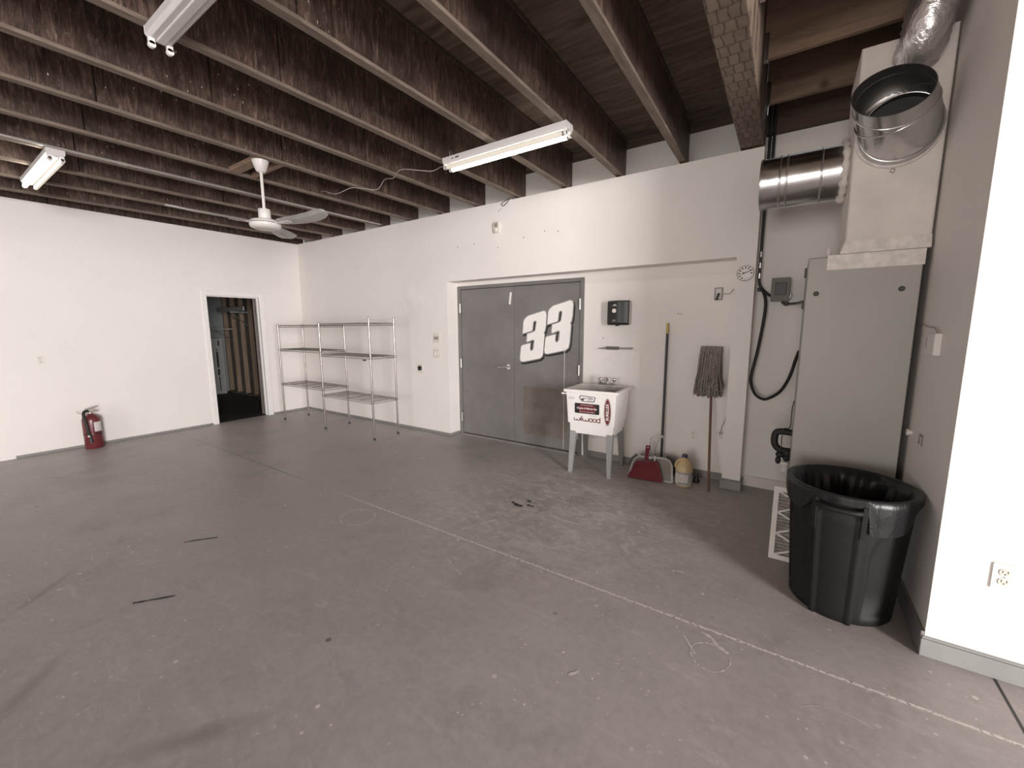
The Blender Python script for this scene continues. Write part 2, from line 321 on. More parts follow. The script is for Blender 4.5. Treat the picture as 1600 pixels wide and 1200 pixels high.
# ------------------------------------------------------------------ mesh helpers
class MB:
    def __init__(s): s.v = []; s.f = []; s.m = []; s.sm = []
    def add(s, vs, fs, mi=0, smooth=False):
        o = len(s.v); s.v += [tuple(v) for v in vs]
        for f in fs: s.f.append([i + o for i in f]); s.m.append(mi); s.sm.append(smooth)
        return s
    def box(s, x0, x1, y0, y1, z0, z1, mi=0):
        v = [(x, y, z) for x in (x0, x1) for y in (y0, y1) for z in (z0, z1)]
        return s.add(v, [(0, 1, 3, 2), (4, 6, 7, 5), (0, 4, 5, 1), (2, 3, 7, 6), (0, 2, 6, 4), (1, 5, 7, 3)], mi)
    def bar(s, p, q, w, d, up=(0, 0, 1), mi=0):          # rectangular bar from p to q; w across, d along up
        p, q = Vector(p), Vector(q); t = (q - p).normalized(); u = Vector(up); a = t.cross(u)
        if a.length < 1e-5: a = t.cross(Vector((1, 0, 0)))
        a.normalize(); u = a.cross(t).normalized(); a *= w / 2; u *= d / 2
        v = [p - a - u, p + a - u, p + a + u, p - a + u, q - a - u, q + a - u, q + a + u, q - a + u]
        return s.add(v, [(3, 2, 1, 0), (4, 5, 6, 7), (0, 1, 5, 4), (1, 2, 6, 5), (2, 3, 7, 6), (3, 0, 4, 7)], mi)
    def loft(s, rings, mi=0, caps=(True, True), smooth=False, closed=True):
        n = len(rings[0]); vs = [v for r in rings for v in r]; fs = []
        for i in range(len(rings) - 1):
            for j in range(n if closed else n - 1):
                k = (j + 1) % n; fs.append((i * n + j, i * n + k, (i + 1) * n + k, (i + 1) * n + j))
        s.add(vs, fs, mi, smooth)
        if caps[0]: s.add(rings[0], [tuple(range(n))[::-1]], mi)
        if caps[1]: s.add(rings[-1], [tuple(range(n))], mi)
        return s
    def prism(s, pts, vec, mi=0):
        vec = Vector(vec); a = [Vector(p) for p in pts]; b = [p + vec for p in a]; n = len(a)
        s.add(a, [tuple(range(n))[::-1]], mi); s.add(b, [tuple(range(n))], mi)
        return s.add(a + b, [(j, (j + 1) % n, n + (j + 1) % n, n + j) for j in range(n)], mi)
    def tube(s, path, r, n=10, mi=0, caps=True, closed=False):
        P = [Vector(p) for p in path]; rs = r if isinstance(r, (list, tuple)) else [r] * len(P)
        T = []
        for i in range(len(P)):
            a = P[i - 1] if (i > 0 or closed) else P[i]; b = P[(i + 1) % len(P)] if (i < len(P) - 1 or closed) else P[i]
            T.append((b - a).normalized())
        u = T[0].orthogonal().normalized(); rings = []
        for i, p in enumerate(P):
            u = (u - T[i] * u.dot(T[i])).normalized(); w = T[i].cross(u)
            rings.append([p + (u * math.cos(2 * pi * k / n) + w * math.sin(2 * pi * k / n)) * rs[i] for k in range(n)])
        if closed: rings.append(rings[0]); caps = False
        return s.loft(rings, mi, (caps, caps), True)
    def lathe(s, prof, c=(0, 0, 0), axis=(0, 0, 1), n=24, mi=0, caps=(True, True)):
        ax = Vector(axis).normalized(); u = ax.orthogonal().normalized(); w = ax.cross(u); c = Vector(c)
        rings = [[c + ax * z + (u * math.cos(2 * pi * k / n) + w * math.sin(2 * pi * k / n)) * r for k in range(n)] for r, z in prof]
        return s.loft(rings, mi, caps, True)
    def cyl(s, p, q, r, n=16, mi=0):
        return s.tube([p, q], r, n, mi)
    def sphere(s, c, r, n=14, mi=0, sc=(1, 1, 1)):
        c = Vector(c); rings = []
        for i in range(1, 8):
            t = pi * i / 8; rings.append([c + Vector((math.sin(t) * math.cos(2 * pi * k / n) * sc[0], math.sin(t) * math.sin(2 * pi * k / n) * sc[1], -math.cos(t) * sc[2])) * r for k in range(n)])
        return s.loft(rings, mi, (True, True), True)
    def xf(s, m):
        s.v = [tuple(m @ Vector(v)) for v in s.v]; return s
    def merge(s, o, mi=0):
        k = len(s.v); s.v += o.v; s.f += [[i + k for i in f] for f in o.f]; s.m += [x + mi for x in o.m]; s.sm += o.sm; return s

def setp(o, label=None, cat=None, group=None, kind=None):
    if label: o['label'] = label
    if cat: o['category'] = cat
    if group: o['group'] = group
    if kind: o['kind'] = kind
    return o
def build(name, mb, mats, parent=None, label=None, cat=None, group=None, kind=None, bevel=0.0, seg=2, origin=None):
    """one mesh object; vertices are given in the thing's own frame when the parent was made local, in world metres otherwise"""
    me = bpy.data.meshes.new(name)
    o = bpy.data.objects.new(name, me); COL.objects.link(o)
    org = Vector((0, 0, 0))
    if parent is not None:
        o.parent = parent
        top = parent if parent.parent is None else parent.parent
        org = Vector(top.get('_org', (0, 0, 0)))
    elif origin is not None:
        org = Vector(origin); o.location = org
    me.from_pydata([tuple(Vector(v) - org) for v in mb.v], [], mb.f)
    for m in (mats if isinstance(mats, (list, tuple)) else [mats]): me.materials.append(M[m])
    for p, mi, sm in zip(me.polygons, mb.m, mb.sm): p.material_index = mi; p.use_smooth = sm
    me.update()
    bm = bmesh.new(); bm.from_mesh(me); bmesh.ops.recalc_face_normals(bm, faces=bm.faces); bm.to_mesh(me); bm.free()
    if bevel:
        b = o.modifiers.new('bevel', 'BEVEL'); b.width = bevel; b.segments = seg; b.limit_method = 'ANGLE'; b.angle_limit = 0.7
    return setp(o, label, cat, group, kind)
def thing(name, label, cat, loc=(0, 0, 0), group=None, kind=None, local=False, rz=0.0):
    o = bpy.data.objects.new(name, None); COL.objects.link(o); o.location = loc; o.rotation_euler = (0, 0, rz)
    o.empty_display_size = 0.1
    if not local: o['_org'] = tuple(loc)
    return setp(o, label, cat, group, kind)
def copy_tree(src, loc, label=None, rz=None):
    def cp(o, par):
        c = o.copy(); COL.objects.link(c)
        if par: c.parent = par
        for ch in list(o.children): cp(ch, c)
        return c
    c = cp(src, None); c.location = loc
    if rz is not None: c.rotation_euler = (0, 0, rz)
    if label: c['label'] = label
    return c
def text_mb(body, size, frame, depth=0.0006, align='CENTER', mi=0, bold=0.0, shear=0.0, sx=1.0, spacing=1.0):
    """lettering as geometry; frame = (origin, x direction, y direction, normal)"""
    cu = bpy.data.curves.new('lettering', 'FONT'); cu.body = body; cu.size = size; cu.extrude = depth / 2; cu.align_x = align; cu.align_y = 'CENTER'
    cu.offset = bold; cu.shear = shear; cu.space_character = spacing; cu.resolution_u = 3
    t = bpy.data.objects.new('lettering', cu); COL.objects.link(t)
    me = t.to_mesh(); o, x, y, n = (Vector(q) for q in frame); mb = MB()
    mb.add([o + x * v.co.x * sx + y * v.co.y + n * v.co.z for v in me.vertices], [tuple(p.vertices) for p in me.polygons], mi)
    t.to_mesh_clear(); bpy.data.objects.remove(t); bpy.data.curves.remove(cu)
    return mb
def rounded(w, h, r, n=5):
    pts = []
    for cx, cy, a0 in ((w / 2 - r, h / 2 - r, 0), (-w / 2 + r, h / 2 - r, pi / 2), (-w / 2 + r, -h / 2 + r, pi), (w / 2 - r, -h / 2 + r, 1.5 * pi)):
        for i in range(n + 1): a = a0 + pi / 2 * i / n; pts.append((cx + r * math.cos(a), cy + r * math.sin(a)))
    return pts
def smooth_path(pts, k=6):
    P = [Vector(p) for p in pts]; out = []
    for i in range(len(P) - 1):
        a, b, c, d = P[max(i - 1, 0)], P[i], P[i + 1], P[min(i + 2, len(P) - 1)]
        for j in range(k):
            t = j / k; out.append(0.5 * ((2 * b) + (c - a) * t + (2 * a - 5 * b + 4 * c - d) * t * t + (3 * b - a - 3 * c + d) * t ** 3))
    out.append(P[-1]); return out

# ================================================================== SETTING
XR, YR, HW, YD = 8.168, -1.714, 3.017, 0.2
ZD = lambda y: 3.038 + 0.0155 * (y - 0.2)           # underside of the sloping joists
JX = lambda k, y: 6.553 - 0.6134 * k - 0.032 * (y - 0.2)   # left edge of the k-th joist; they run slightly askew
BX = lambda y: -0.018 * (y - 0.2)
JD = 0.398
def floor():
    mb = MB(); mb.box(-0.06, 15.5, -14.0, 0.32, -0.1, 0.0)
    lift = [0.0006]
    def ribbon(pts, w, mi):
        lift[0] += 0.00012
        P = smooth_path([(x, y, 0) for x, y in pts], 5); L = []
        for i, p in enumerate(P):
            t = (P[min(i + 1, len(P) - 1)] - P[max(i - 1, 0)]).normalized(); s = Vector((-t.y, t.x, 0)) * w / 2 * R.uniform(0.5, 1.1)
            L.append((p + s, p - s))
        for a, b in zip(L[:-1], L[1:]):
            if mi == 1 and R.random() < 0.16: continue
            z = Vector((0, 0, lift[0])); mb.add([a[0] + z, a[1] + z, b[1] + z, b[0] + z], [(0, 1, 2, 3)], mi)
    E1 = [(4.818, -2.212), (4.849, -2.245), (4.867, -2.285), (4.869, -2.327), (4.857, -2.368), (4.832, -2.402), (4.797, -2.427), (4.754, -2.441), (4.708, -2.442), (4.664, -2.429), (4.626, -2.404), (4.598, -2.368), (4.585, -2.326), (4.587, -2.282), (4.605, -2.24), (4.638, -2.207), (4.681, -2.187), (4.729, -2.18), (4.777, -2.189), (4.818, -2.212)]
    ribbon(E1, 0.009, 1)
    ribbon([(7.211, -2.209), (7.236, -2.243), (7.283, -2.308)], 0.010, 1)
    ribbon([(7.257, -2.288), (7.271, -2.24), (7.311, -2.207), (7.361, -2.199), (7.413, -2.221)], 0.010, 1)
    ribbon([(7.282, -2.14), (7.326, -2.153), (7.36, -2.19), (7.413, -2.221)], 0.020, 1)
    ribbon([(7.258, -2.278), (7.27, -2.326), (7.298, -2.361), (7.338, -2.377), (7.384, -2.366), (7.415, -2.326), (7.428, -2.283), (7.421, -2.243)], 0.007, 1)
    ribbon([(7.694, -2.363), (7.733, -2.33), (7.797, -2.301), (7.867, -2.303), (7.922, -2.323)], 0.003, 1)
    for s, w in (([(5.762, -2.361), (5.947, -2.444)], .010), ([(5.567, -2.009), (5.633, -1.842), (5.696, -1.722)], .02), ([(5.785, -1.958), (5.863, -1.951), (5.909, -1.852)], .012),
                 ([(6.387, -1.126), (6.551, -1.101), (6.651, -1.088)], .014), ([(7.031, -1.672), (7.06, -1.66), (7.097, -1.655)], .02), ([(6.826, -2.77), (6.87, -2.707)], .016)):
        ribbon(s, w, 1)
    for s in ([(4.03, -3.257), (4.059, -3.201), (4.148, -3.092)], [(4.589, -3.676), (4.63, -3.623), (4.708, -3.517)], [(5.607, -1.371), (5.65, -1.39), (5.733, -1.401)], [(5.66, -1.41), (5.70, -1.415), (5.74, -1.405)], [(5.715, -1.267), (5.72, -1.28), (5.754, -1.287)], [(5.754, -1.35), (5.79, -1.36), (5.821, -1.355)]):
        ribbon(s, 0.014 if s[0][1] < -2 else 0.028, 2)
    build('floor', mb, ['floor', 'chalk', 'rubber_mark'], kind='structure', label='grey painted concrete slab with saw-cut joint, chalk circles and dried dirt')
floor()
def walls():
    # furred-out back wall with the recess for the doors and the sink
    build('wall_back_left', MB().box(0, 3.624, 0, YD, 0, HW), 'wall', kind='structure', label='white furred-out back wall left of the double doors')
    build('wall_column', MB().box(7.092, 7.244, 0, YD, 0, HW), 'wall', kind='structure', label='white column between recess and alcove')
    mb = MB().box(3.624, 7.092, 0, YD, 2.134, HW)
    for x, z in ((3.833, 2.566), (4.114, 2.575), (4.484, 2.489), (4.856, 2.566), (5.139, 2.602), (5.31, 2.58), (4.53, 2.93), (4.50, 2.91)):
        mb.cyl((x, 0.002, z), (x, -0.0008, z), 0.007, 8, 1)
    build('wall_header', mb, ['wall', 'dark_gray'], kind='structure', label='white wall above the recess')
    mb = MB()
    mb.box(-0.12, 3.642, YD, 0.32, 0, 3.335).box(5.553, 8.29, YD, 0.32, 0, 3.335).box(3.642, 5.553, YD, 0.32, 2.084, 3.335)
    mb.box(3.60, 5.60, 0.315, 0.33, 0, 2.10)
    for x, z in ((6.58, 1.655), (6.61, 1.652), (5.79, 1.40)): mb.cyl((x, YD + 0.002, z), (x, YD - 0.0008, z), 0.006, 8, 1)
    build('wall_back', mb, ['wall', 'dark_gray'], kind='structure', label='white back wall with recess around the double doors and sink')
    y1, y2, h = -1.498, -0.735, 2.031
    mb = MB().box(-0.12, 0, -14, y1 - 0.02, 0, HW).box(-0.12, 0, y2 + 0.02, 0.2, 0, HW).box(-0.12, 0, y1 - 0.02, y2 + 0.02, h + 0.02, HW)
    mb.box(-0.001, 0.0015, -14, -0.80, 2.974, 2.976, 0)
    build('wall_left', mb, 'wall', kind='structure', label='white left wall with open doorway')
    mb = MB().box(XR, XR + 0.12, YR + 0.12, 0.2, 0, 4.3)
    build('wall_alcove_right', mb, 'wall', kind='structure', label='white side wall of the furnace alcove')
    mb = MB().box(XR, 15.6, YR, YR + 0.12, 0, 4.3)
    build('wall_front_right', mb, 'wall', kind='structure', label='bright white wall face at the right edge')
    mb = MB().box(-0.12, 4.85, -14.12, -14, 0, 4.3).box(8.15, 15.6, -14.12, -14, 0, 4.3).box(4.85, 8.15, -14.12, -14, 3.15, 4.3)
    build('wall_rear', mb, 'wall', kind='structure')
    mb = MB().box(15.5, 15.62, -14, -8.95, 0, 4.3).box(15.5, 15.62, -6.25, YR, 0, 4.3).box(15.5, 15.62, -8.95, -6.25, 3.6, 4.3)
    build('wall_far_right', mb, 'wall', kind='structure')
    mb = MB()                                             # roof deck follows the slope of the joists
    def slab(x0, x1, y0, y1, z0, z1):
        v = [(x0, y0, z0), (x1, y0, z0), (x1, y1, z1), (x0, y1, z1)]
        mb.prism(v, (0, 0, 0.02))
    y = 0.32
    while y > -14.1:
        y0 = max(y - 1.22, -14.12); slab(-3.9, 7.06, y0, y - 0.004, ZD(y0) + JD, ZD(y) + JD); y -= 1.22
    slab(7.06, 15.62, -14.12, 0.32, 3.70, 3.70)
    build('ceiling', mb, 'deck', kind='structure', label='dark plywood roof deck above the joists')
    # baseboards
    mb = MB().box(0, 0.012, -3.62, -1.585, 0, 0.030).box(0, 0.012, -0.65, 0, 0, 0.034)
    build('baseboard_left', mb, 'base_gray', kind='structure', bevel=0.003)
    mb = MB().box(0, 0.014, -14, -3.62, 0, 0.034)
    build('baseboard_left_white', mb, 'white_paint', kind='structure', label='white baseboard end at the left edge', bevel=0.003)
    mb = MB().box(0, 3.636, -0.012, 0, 0, 0.034).box(3.624, 3.636, 0, YD - 0.01, 0, 0.034)
    build('baseboard_back', mb, 'base_gray', kind='structure', bevel=0.003)
    mb = MB().box(5.60, 7.092, YD - 0.014, YD, 0, 0.075)
    build('baseboard_recess', mb, 'base_gray', kind='structure', bevel=0.004)
    mb = MB().box(7.078, 7.256, -0.016, 0, 0, 0.085).box(7.078, 7.092, 0, YD - 0.014, 0, 0.085).box(7.244, 7.256, 0, YD - 0.014, 0, 0.085).box(7.082, 7.252, -0.012, 0, 0.085, 0.098)
    build('baseboard_column', mb, 'base_gray', kind='structure', bevel=0.004)
    mb = MB().box(7.256, XR, YD - 0.016, YD, 0, 0.10)
    build('baseboard_alcove_back', mb, 'plenum', kind='structure', bevel=0.004)
    mb = MB().box(XR - 0.014, XR, YR, YD - 0.016, 0, 0.115)
    build('baseboard_alcove_right', mb, 'base_gray', kind='structure', bevel=0.004)
    mb = MB().box(XR - 0.014, 15.5, YR - 0.016, YR, 0, 0.085).box(XR - 0.010, 15.5, YR - 0.011, YR, 0.085, 0.097)
    build('baseboard_front_right', mb, 'base_light', kind='structure', bevel=0.003)
walls()
def left_doorway():
    y1, y2, h = -1.498, -0.735, 2.031
    d = thing('door_1', 'open doorway in the left wall with white casing', None, (0, (y1 + y2) / 2, 0), kind='structure')
    mb = MB().box(-0.13, 0.004, y1 - 0.02, y1, 0, h + 0.02).box(-0.13, 0.004, y2, y2 + 0.02, 0, h + 0.02).box(-0.13, 0.004, y1, y2, h, h + 0.02)
    build('jamb', mb, 'white_paint', d, bevel=0.002)
    mb = MB().box(0, 0.016, y1 - 0.075, y1 - 0.008, 0, h + 0.075).box(0, 0.016, y2 + 0.008, y2 + 0.075, 0, h + 0.075).box(0, 0.016, y1 - 0.008, y2 + 0.008, h + 0.008, h + 0.075)
    build('casing', mb, 'white_paint', d, bevel=0.004)
    mb = MB().box(-0.075, -0.062, y1, y1 + 0.012, 0, h).box(-0.075, -0.062, y2 - 0.012, y2, 0, h).box(-0.075, -0.062, y1 + .012, y2 - .012, h - 0.012, h)
    build('door_stop', mb, 'white_paint', d)
    mb = MB().box(-0.90, -0.14, -0.039, -0.001, 0.012, h - 0.01).xf(Matrix.Translation((0, y2, 0)) @ Matrix.Translation((-0.14, 0, 0)) @ Matrix.Rotation(math.radians(-23), 4, 'Z') @ Matrix.Translation((0.14, 0, 0)))
    lf = build('door_leaf', mb, 'leaf_brown', d, label='dark brown door leaf swung open', bevel=0.002)
    for z in (0.25, 1.05, 1.8): build('hinge', MB().box(-0.142, -0.132, y2 - 0.012, y2 + 0.0, z - 0.045, z + 0.045), 'dark_gray', lf)
left_doorway()
def back_room():
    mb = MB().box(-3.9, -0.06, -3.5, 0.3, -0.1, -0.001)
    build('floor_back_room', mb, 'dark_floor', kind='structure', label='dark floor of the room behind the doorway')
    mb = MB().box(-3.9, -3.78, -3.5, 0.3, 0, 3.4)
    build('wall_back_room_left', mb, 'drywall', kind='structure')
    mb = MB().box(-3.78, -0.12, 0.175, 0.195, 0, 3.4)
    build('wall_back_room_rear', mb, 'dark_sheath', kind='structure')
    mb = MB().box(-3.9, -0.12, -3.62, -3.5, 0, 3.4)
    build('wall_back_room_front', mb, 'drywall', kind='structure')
    labels = ['bare wood stud in the corner, farthest left of the five beyond the doorway', 'bare wood stud carrying the lower shelf bracket beyond the doorway',
              'bare wood stud at the middle of the row beyond the doorway', 'bare wood stud carrying the upper diagonal brace beyond the doorway', 'bare wood stud nearest the brown door leaf beyond the doorway']
    for k in range(5):
        x = -3.58 + 0.41 * k
        mb = MB().box(0, 0.038, 0, 0.089, 0.04, 3.3)
        o = build('wall_stud', mb, 'stud', label=labels[k], cat='wall stud', group='bare studs behind the doorway', bevel=0.002)
        o.location = (x, 0.086, 0)
    mb = MB().box(-3.6, -0.2, 0.086, 0.175, 0.0, 0.038)
    build('bottom_plate', mb, 'dark_sheath', label='dark bottom plate under the bare studs beyond the doorway', cat='lumber', origin=(-1.9, 0.13, 0))
    t = thing('carton', 'tall white carton standing in the corner beyond the doorway', 'box', (-3.50, -0.145, 0))
    build('box_body', MB().box(-3.60, -3.41, -0.25, -0.035, 0, 1.29), 'carton', t, bevel=0.003)
    mb = MB()
    for y, z0, z1, w in ((-0.165, 0.62, 0.98, 0.035), (-0.165, 0.44, 0.58, 0.035), (-0.16, 0.08, 0.40, 0.018), (-0.165, 1.00, 1.04, 0.02), (-0.12, 1.12, 1.24, 0.03)):
        mb.box(-3.4105, -3.4085, y - w / 2, y + w / 2, z0, z1)
    build('printed_marks', mb, 'ink_black', t)
    for (x, z, ln, ztop, lab) in ((-3.151, 1.50, 0.40, 0.26, 'lower grey shelf bracket with diagonal brace beyond the doorway'), (-2.331, 1.86, 0.34, 0.29, 'upper grey shelf bracket with diagonal brace beyond the doorway')):
        t = thing('shelf_bracket', lab, 'bracket', (x, 0.08, z), 'shelf brackets behind the doorway')
        build('arm', MB().bar((x, 0.086, z), (x, 0.084 - ln, z), 0.03, 0.025), 'bracket', t)
        build('brace', MB().bar((x, 0.080, z - ztop), (x, 0.084 - ln * 0.95, z - 0.012), 0.018, 0.012), 'steel', t)
    t = thing('shelf_rail', 'grey metal rail with bolt holes lying across the upper bracket', 'rail', (-2.4, -0.2, 1.875))
    build('rail', MB().box(-3.0, -1.75, -0.245, -0.215, 1.872, 1.96), 'bracket', t, bevel=0.003)
    for x in (-2.34, -2.16, -1.97): build('bolt', MB().cyl((x, -0.244, 1.918), (x, -0.250, 1.918), 0.012, 10), 'steel', t)
    build('rod', MB().tube([(-1.10, -0.43, 0.004), (-0.62, -0.535, 0.47)], 0.005, 8), 'steel', label='thin pale rod leaning on the brown door leaf', cat='rod', origin=(-1.10, -0.43, 0))
back_room()

# ------------------------------------------------------------------ roof framing
def joists():
    names = ['first', 'second', 'third', 'fourth', 'fifth', 'sixth', 'seventh', 'eighth', 'ninth', 'tenth', 'eleventh']
    def ijoist(jx, y0, y1, label):
        t = thing('roof_joist', label, 'joist', (jx(y1) + 0.029, y1, ZD(y1)), 'sloping roof joists')
        def sloped(xa, xb, za, zb, ya=y0, yb=y1):
            m = MB(); v = []
            for yy in (ya, yb):
                a, b, z = jx(yy) + xa, jx(yy) + xb, ZD(yy)
                v += [(a, yy, z + za), (b, yy, z + za), (b, yy, z + zb), (a, yy, z + zb)]
            return m.add(v, [(3, 2, 1, 0), (4, 5, 6, 7), (0, 1, 5, 4), (1, 2, 6, 5), (2, 3, 7, 6), (3, 0, 4, 7)])
        build('bottom_flange', sloped(0, 0.058, 0, 0.022), 'flange', t, bevel=0.003)
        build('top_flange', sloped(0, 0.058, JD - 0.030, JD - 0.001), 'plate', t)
        web = MB(); y = y1
        first = True
        while y > y0:
            ln = R.uniform(0.35, 1.1) if first else 1.215; first = False
            ya = max(y - ln, y0); web.merge(sloped(0.008, 0.051, 0.021, JD - 0.029, ya, y)); y = ya - 0.010
        build('web', web, 'osb', t)
    for k in range(11):
        lab = f'{names[k]} brown roof joist counted left from the cracked beam'
        if k == 10: lab = 'eleventh roof joist from the cracked beam, next to the left wall'
        ijoist(lambda y, k=k: JX(k, y), -13.98, 0.195, lab)
    ijoist(lambda y: -0.19, -13.98, 0.195, 'roof joist just beyond the top of the left wall')
    # deep beam with the crackled underside
    x0, x1 = 7.058, 7.232; mb = MB(); v = []
    for yy in (-13.98, 0.195):
        e = BX(yy); v += [(x0 + e, yy, ZD(yy) - 0.004), (x1 + e, yy, ZD(yy) - 0.004), (x1 + e, yy, 3.70), (x0 + e, yy, 3.70)]
    mb.add(v, [(3, 2, 1, 0), (4, 5, 6, 7), (0, 1, 5, 4), (1, 2, 6, 5), (2, 3, 7, 6), (3, 0, 4, 7)])
    build('roof_beam', mb, 'beam', label='wide wooden beam with crackled underside beside the furnace alcove', cat='beam', bevel=0.006, origin=(7.145, 0.19, 3.07))
    labs = ['pine cross joist over the alcove, nearest the back wall', 'pine cross joist above the foil duct in the alcove', 'pine cross joist over the alcove opening, out toward the room']
    for y, z, l in ((-0.21, 3.25, labs[0]), (-0.80, 3.28, labs[1]), (-1.40, 3.30, labs[2])):
        t = thing('cross_joist', l, 'joist', (7.70, y, z), 'cross joists over the alcove')
        build('plank', MB().box(7.237 + BX(y), XR - 0.002, y, y + 0.038, z, 3.698), 'plank', t, bevel=0.003)
        build('joist_hanger', MB().box(7.235 + BX(y), 7.264 + BX(y), y - 0.003, y + 0.041, z - 0.004, z + 0.16), 'galv', t, label='grey metal hanger')
    build('wall_plate', MB().box(-0.1, 7.05, 0.202, 0.30, 3.335, 3.424), 'plate', label='dark wooden plate along the top of the back wall between joists', cat='lumber', origin=(3.5, 0.25, 3.335))
    build('alcove_ledger', MB().box(7.236, XR - 0.002, 0.155, 0.199, 3.155, 3.40), 'plate', label='dark wooden ledger high on the alcove back wall', cat='lumber', origin=(7.7, 0.18, 3.155))
    for i, (y, l) in enumerate(((-2.30, 'short wood blocking between two joists that carries the fan canopy'), (-2.10, 'short wood blocking between two joists, just behind the fan canopy'))):
        build('joist_blocking', MB().box(JX(6, y) + 0.061, JX(5, y) - 0.003, y, y + 0.038 + 0.05 * (1 - i), ZD(y) + 0.001, ZD(y) + 0.042), 'plank', label=l, cat='lumber', group='blocking by the fan', bevel=0.002, origin=(3.2, y, ZD(y)))
joists()

# ------------------------------------------------------------------ double doors
def inflate(pts, d):
    n = len(pts); out = []
    area = sum(pts[i][0] * pts[(i + 1) % n][1] - pts[(i + 1) % n][0] * pts[i][1] for i in range(n)); s = 1 if area > 0 else -1
    for i in range(n):
        p0, p1, p2 = Vector(pts[i - 1]), Vector(pts[i]), Vector(pts[(i + 1) % n])
        a = (p1 - p0).normalized(); b = (p2 - p1).normalized()
        na, nb = Vector((a.y, -a.x)) * s, Vector((b.y, -b.x)) * s
        m = (na + nb); m = m.normalized() if m.length > 1e-6 else na
        out.append(tuple(p1 + m * d / max(0.6, m.dot(na))))
    return out
P3 = [(4.715, 1.444), (4.727, 1.59), (4.744, 1.625), (4.791, 1.662), (5.02, 1.721), (5.047, 1.708), (5.056, 1.671), (5.048, 1.54), (5.035, 1.478), (5.018, 1.457), (5.031, 1.436), (5.027, 1.377), (5.015, 1.22), (5.001, 1.168), (4.965, 1.139), (4.725, 1.087), (4.686, 1.091), (4.674, 1.128), (4.691, 1.279), (4.71, 1.296), (4.829, 1.325), (4.822, 1.254), (4.834, 1.229), (4.856, 1.23), (4.875, 1.256), (4.887, 1.358), (4.871, 1.371), (4.784, 1.34), (4.774, 1.35), (4.784, 1.44), (4.883, 1.469), (4.902, 1.486), (4.918, 1.588), (4.901, 1.605), (4.88, 1.6), (4.868, 1.58), (4.859, 1.494), (4.848, 1.478)]
def double_doors():
    d = thing('door_2', 'pair of scuffed grey metal doors numbered 33', None, (4.6, YD, 0), kind='structure')
    mb = MB().box(3.642, 3.69, YD - 0.012, YD + 0.09, 0, 2.084).box(5.505, 5.553, YD - 0.012, YD + 0.09, 0, 2.084).box(3.69, 5.505, YD - 0.012, YD + 0.09, 2.040, 2.084)
    build('door_frame', mb, 'door', d, bevel=0.004)
    build('threshold', MB().box(3.69, 5.505, YD - 0.055, YD + 0.05, 0, 0.014), 'steel', d, label='worn metal threshold', bevel=0.004)
    yf = YD + 0.004
    for i, (x0, x1) in enumerate(((3.693, 4.5775), (4.5825, 5.502))):
        lf = build('door_leaf', MB().box(x0, x1, yf, yf + 0.045, 0.02, 2.036), 'door', d, bevel=0.003)
        xh = 3.690 if i == 0 else 5.505
        for z in (0.25, 1.02, 1.785):
            m = MB().cyl((xh, YD - 0.018, z - 0.062), (xh, YD - 0.018, z + 0.062), 0.007, 12).box(xh - 0.010, xh + 0.010, YD - 0.016, YD - 0.011, z - 0.06, z + 0.06)
            build('hinge', m, 'steel', lf)
        if i == 0:
            m = MB().cyl((4.499, yf, 1.01), (4.499, yf - 0.012, 1.01), 0.034, 20).cyl((4.499, yf - 0.012, 1.01), (4.499, yf - 0.055, 1.01), 0.011, 12)
            m.tube([(4.505, yf - 0.052, 1.01), (4.46, yf - 0.055, 1.008), (4.38, yf - 0.052, 1.0), (4.345, yf - 0.045, 0.998)], [0.011, 0.012, 0.010, 0.008], 10)
            build('lever_handle', m, 'chrome', lf)
            build('closer_plate', MB().bar((4.535, yf - 0.003, 1.965), (4.517, yf - 0.003, 1.815), 0.03, 0.006, (0, 1, 0)), 'white_plastic', lf, label='bright paint-stripped strip near the top', bevel=0.002)
        else:
            build('kick_plate', MB().box(4.728, 5.35, yf - 0.003, yf, 0.15, 0.775), 'kick', lf, label='dull stained metal plate', bevel=0.001)
            build('cable_strip', MB().box(5.304, 5.312, yf - 0.005, yf, 0.03, 1.27), 'gray_light', lf, label='thin pale vertical strip')
            blk, gry, wht = MB(), MB(), MB()
            for k in range(2):
                q = [(x + 0.355 * k, z + 0.113 * k) for x, z in P3]
                blk.prism([(x + 0.017, yf - 0.0002, z - 0.022) for x, z in inflate(q, 0.013)], (0, -0.0008, 0))
                gry.prism([(x, yf - 0.0012, z) for x, z in inflate(q, 0.012)], (0, -0.0008, 0))
                wht.prism([(x, yf - 0.0022, z) for x, z in q], (0, -0.0008, 0))
            n = build('number_33', wht, 'ink_white', lf, label='white slanted racing numeral 33')
            build('numeral_outline', gry, 'ink_gray', lf, label='grey outline of the 33'); build('numeral_shadow', blk, 'ink_black', lf, label='black drop shadow of the 33')
double_doors()

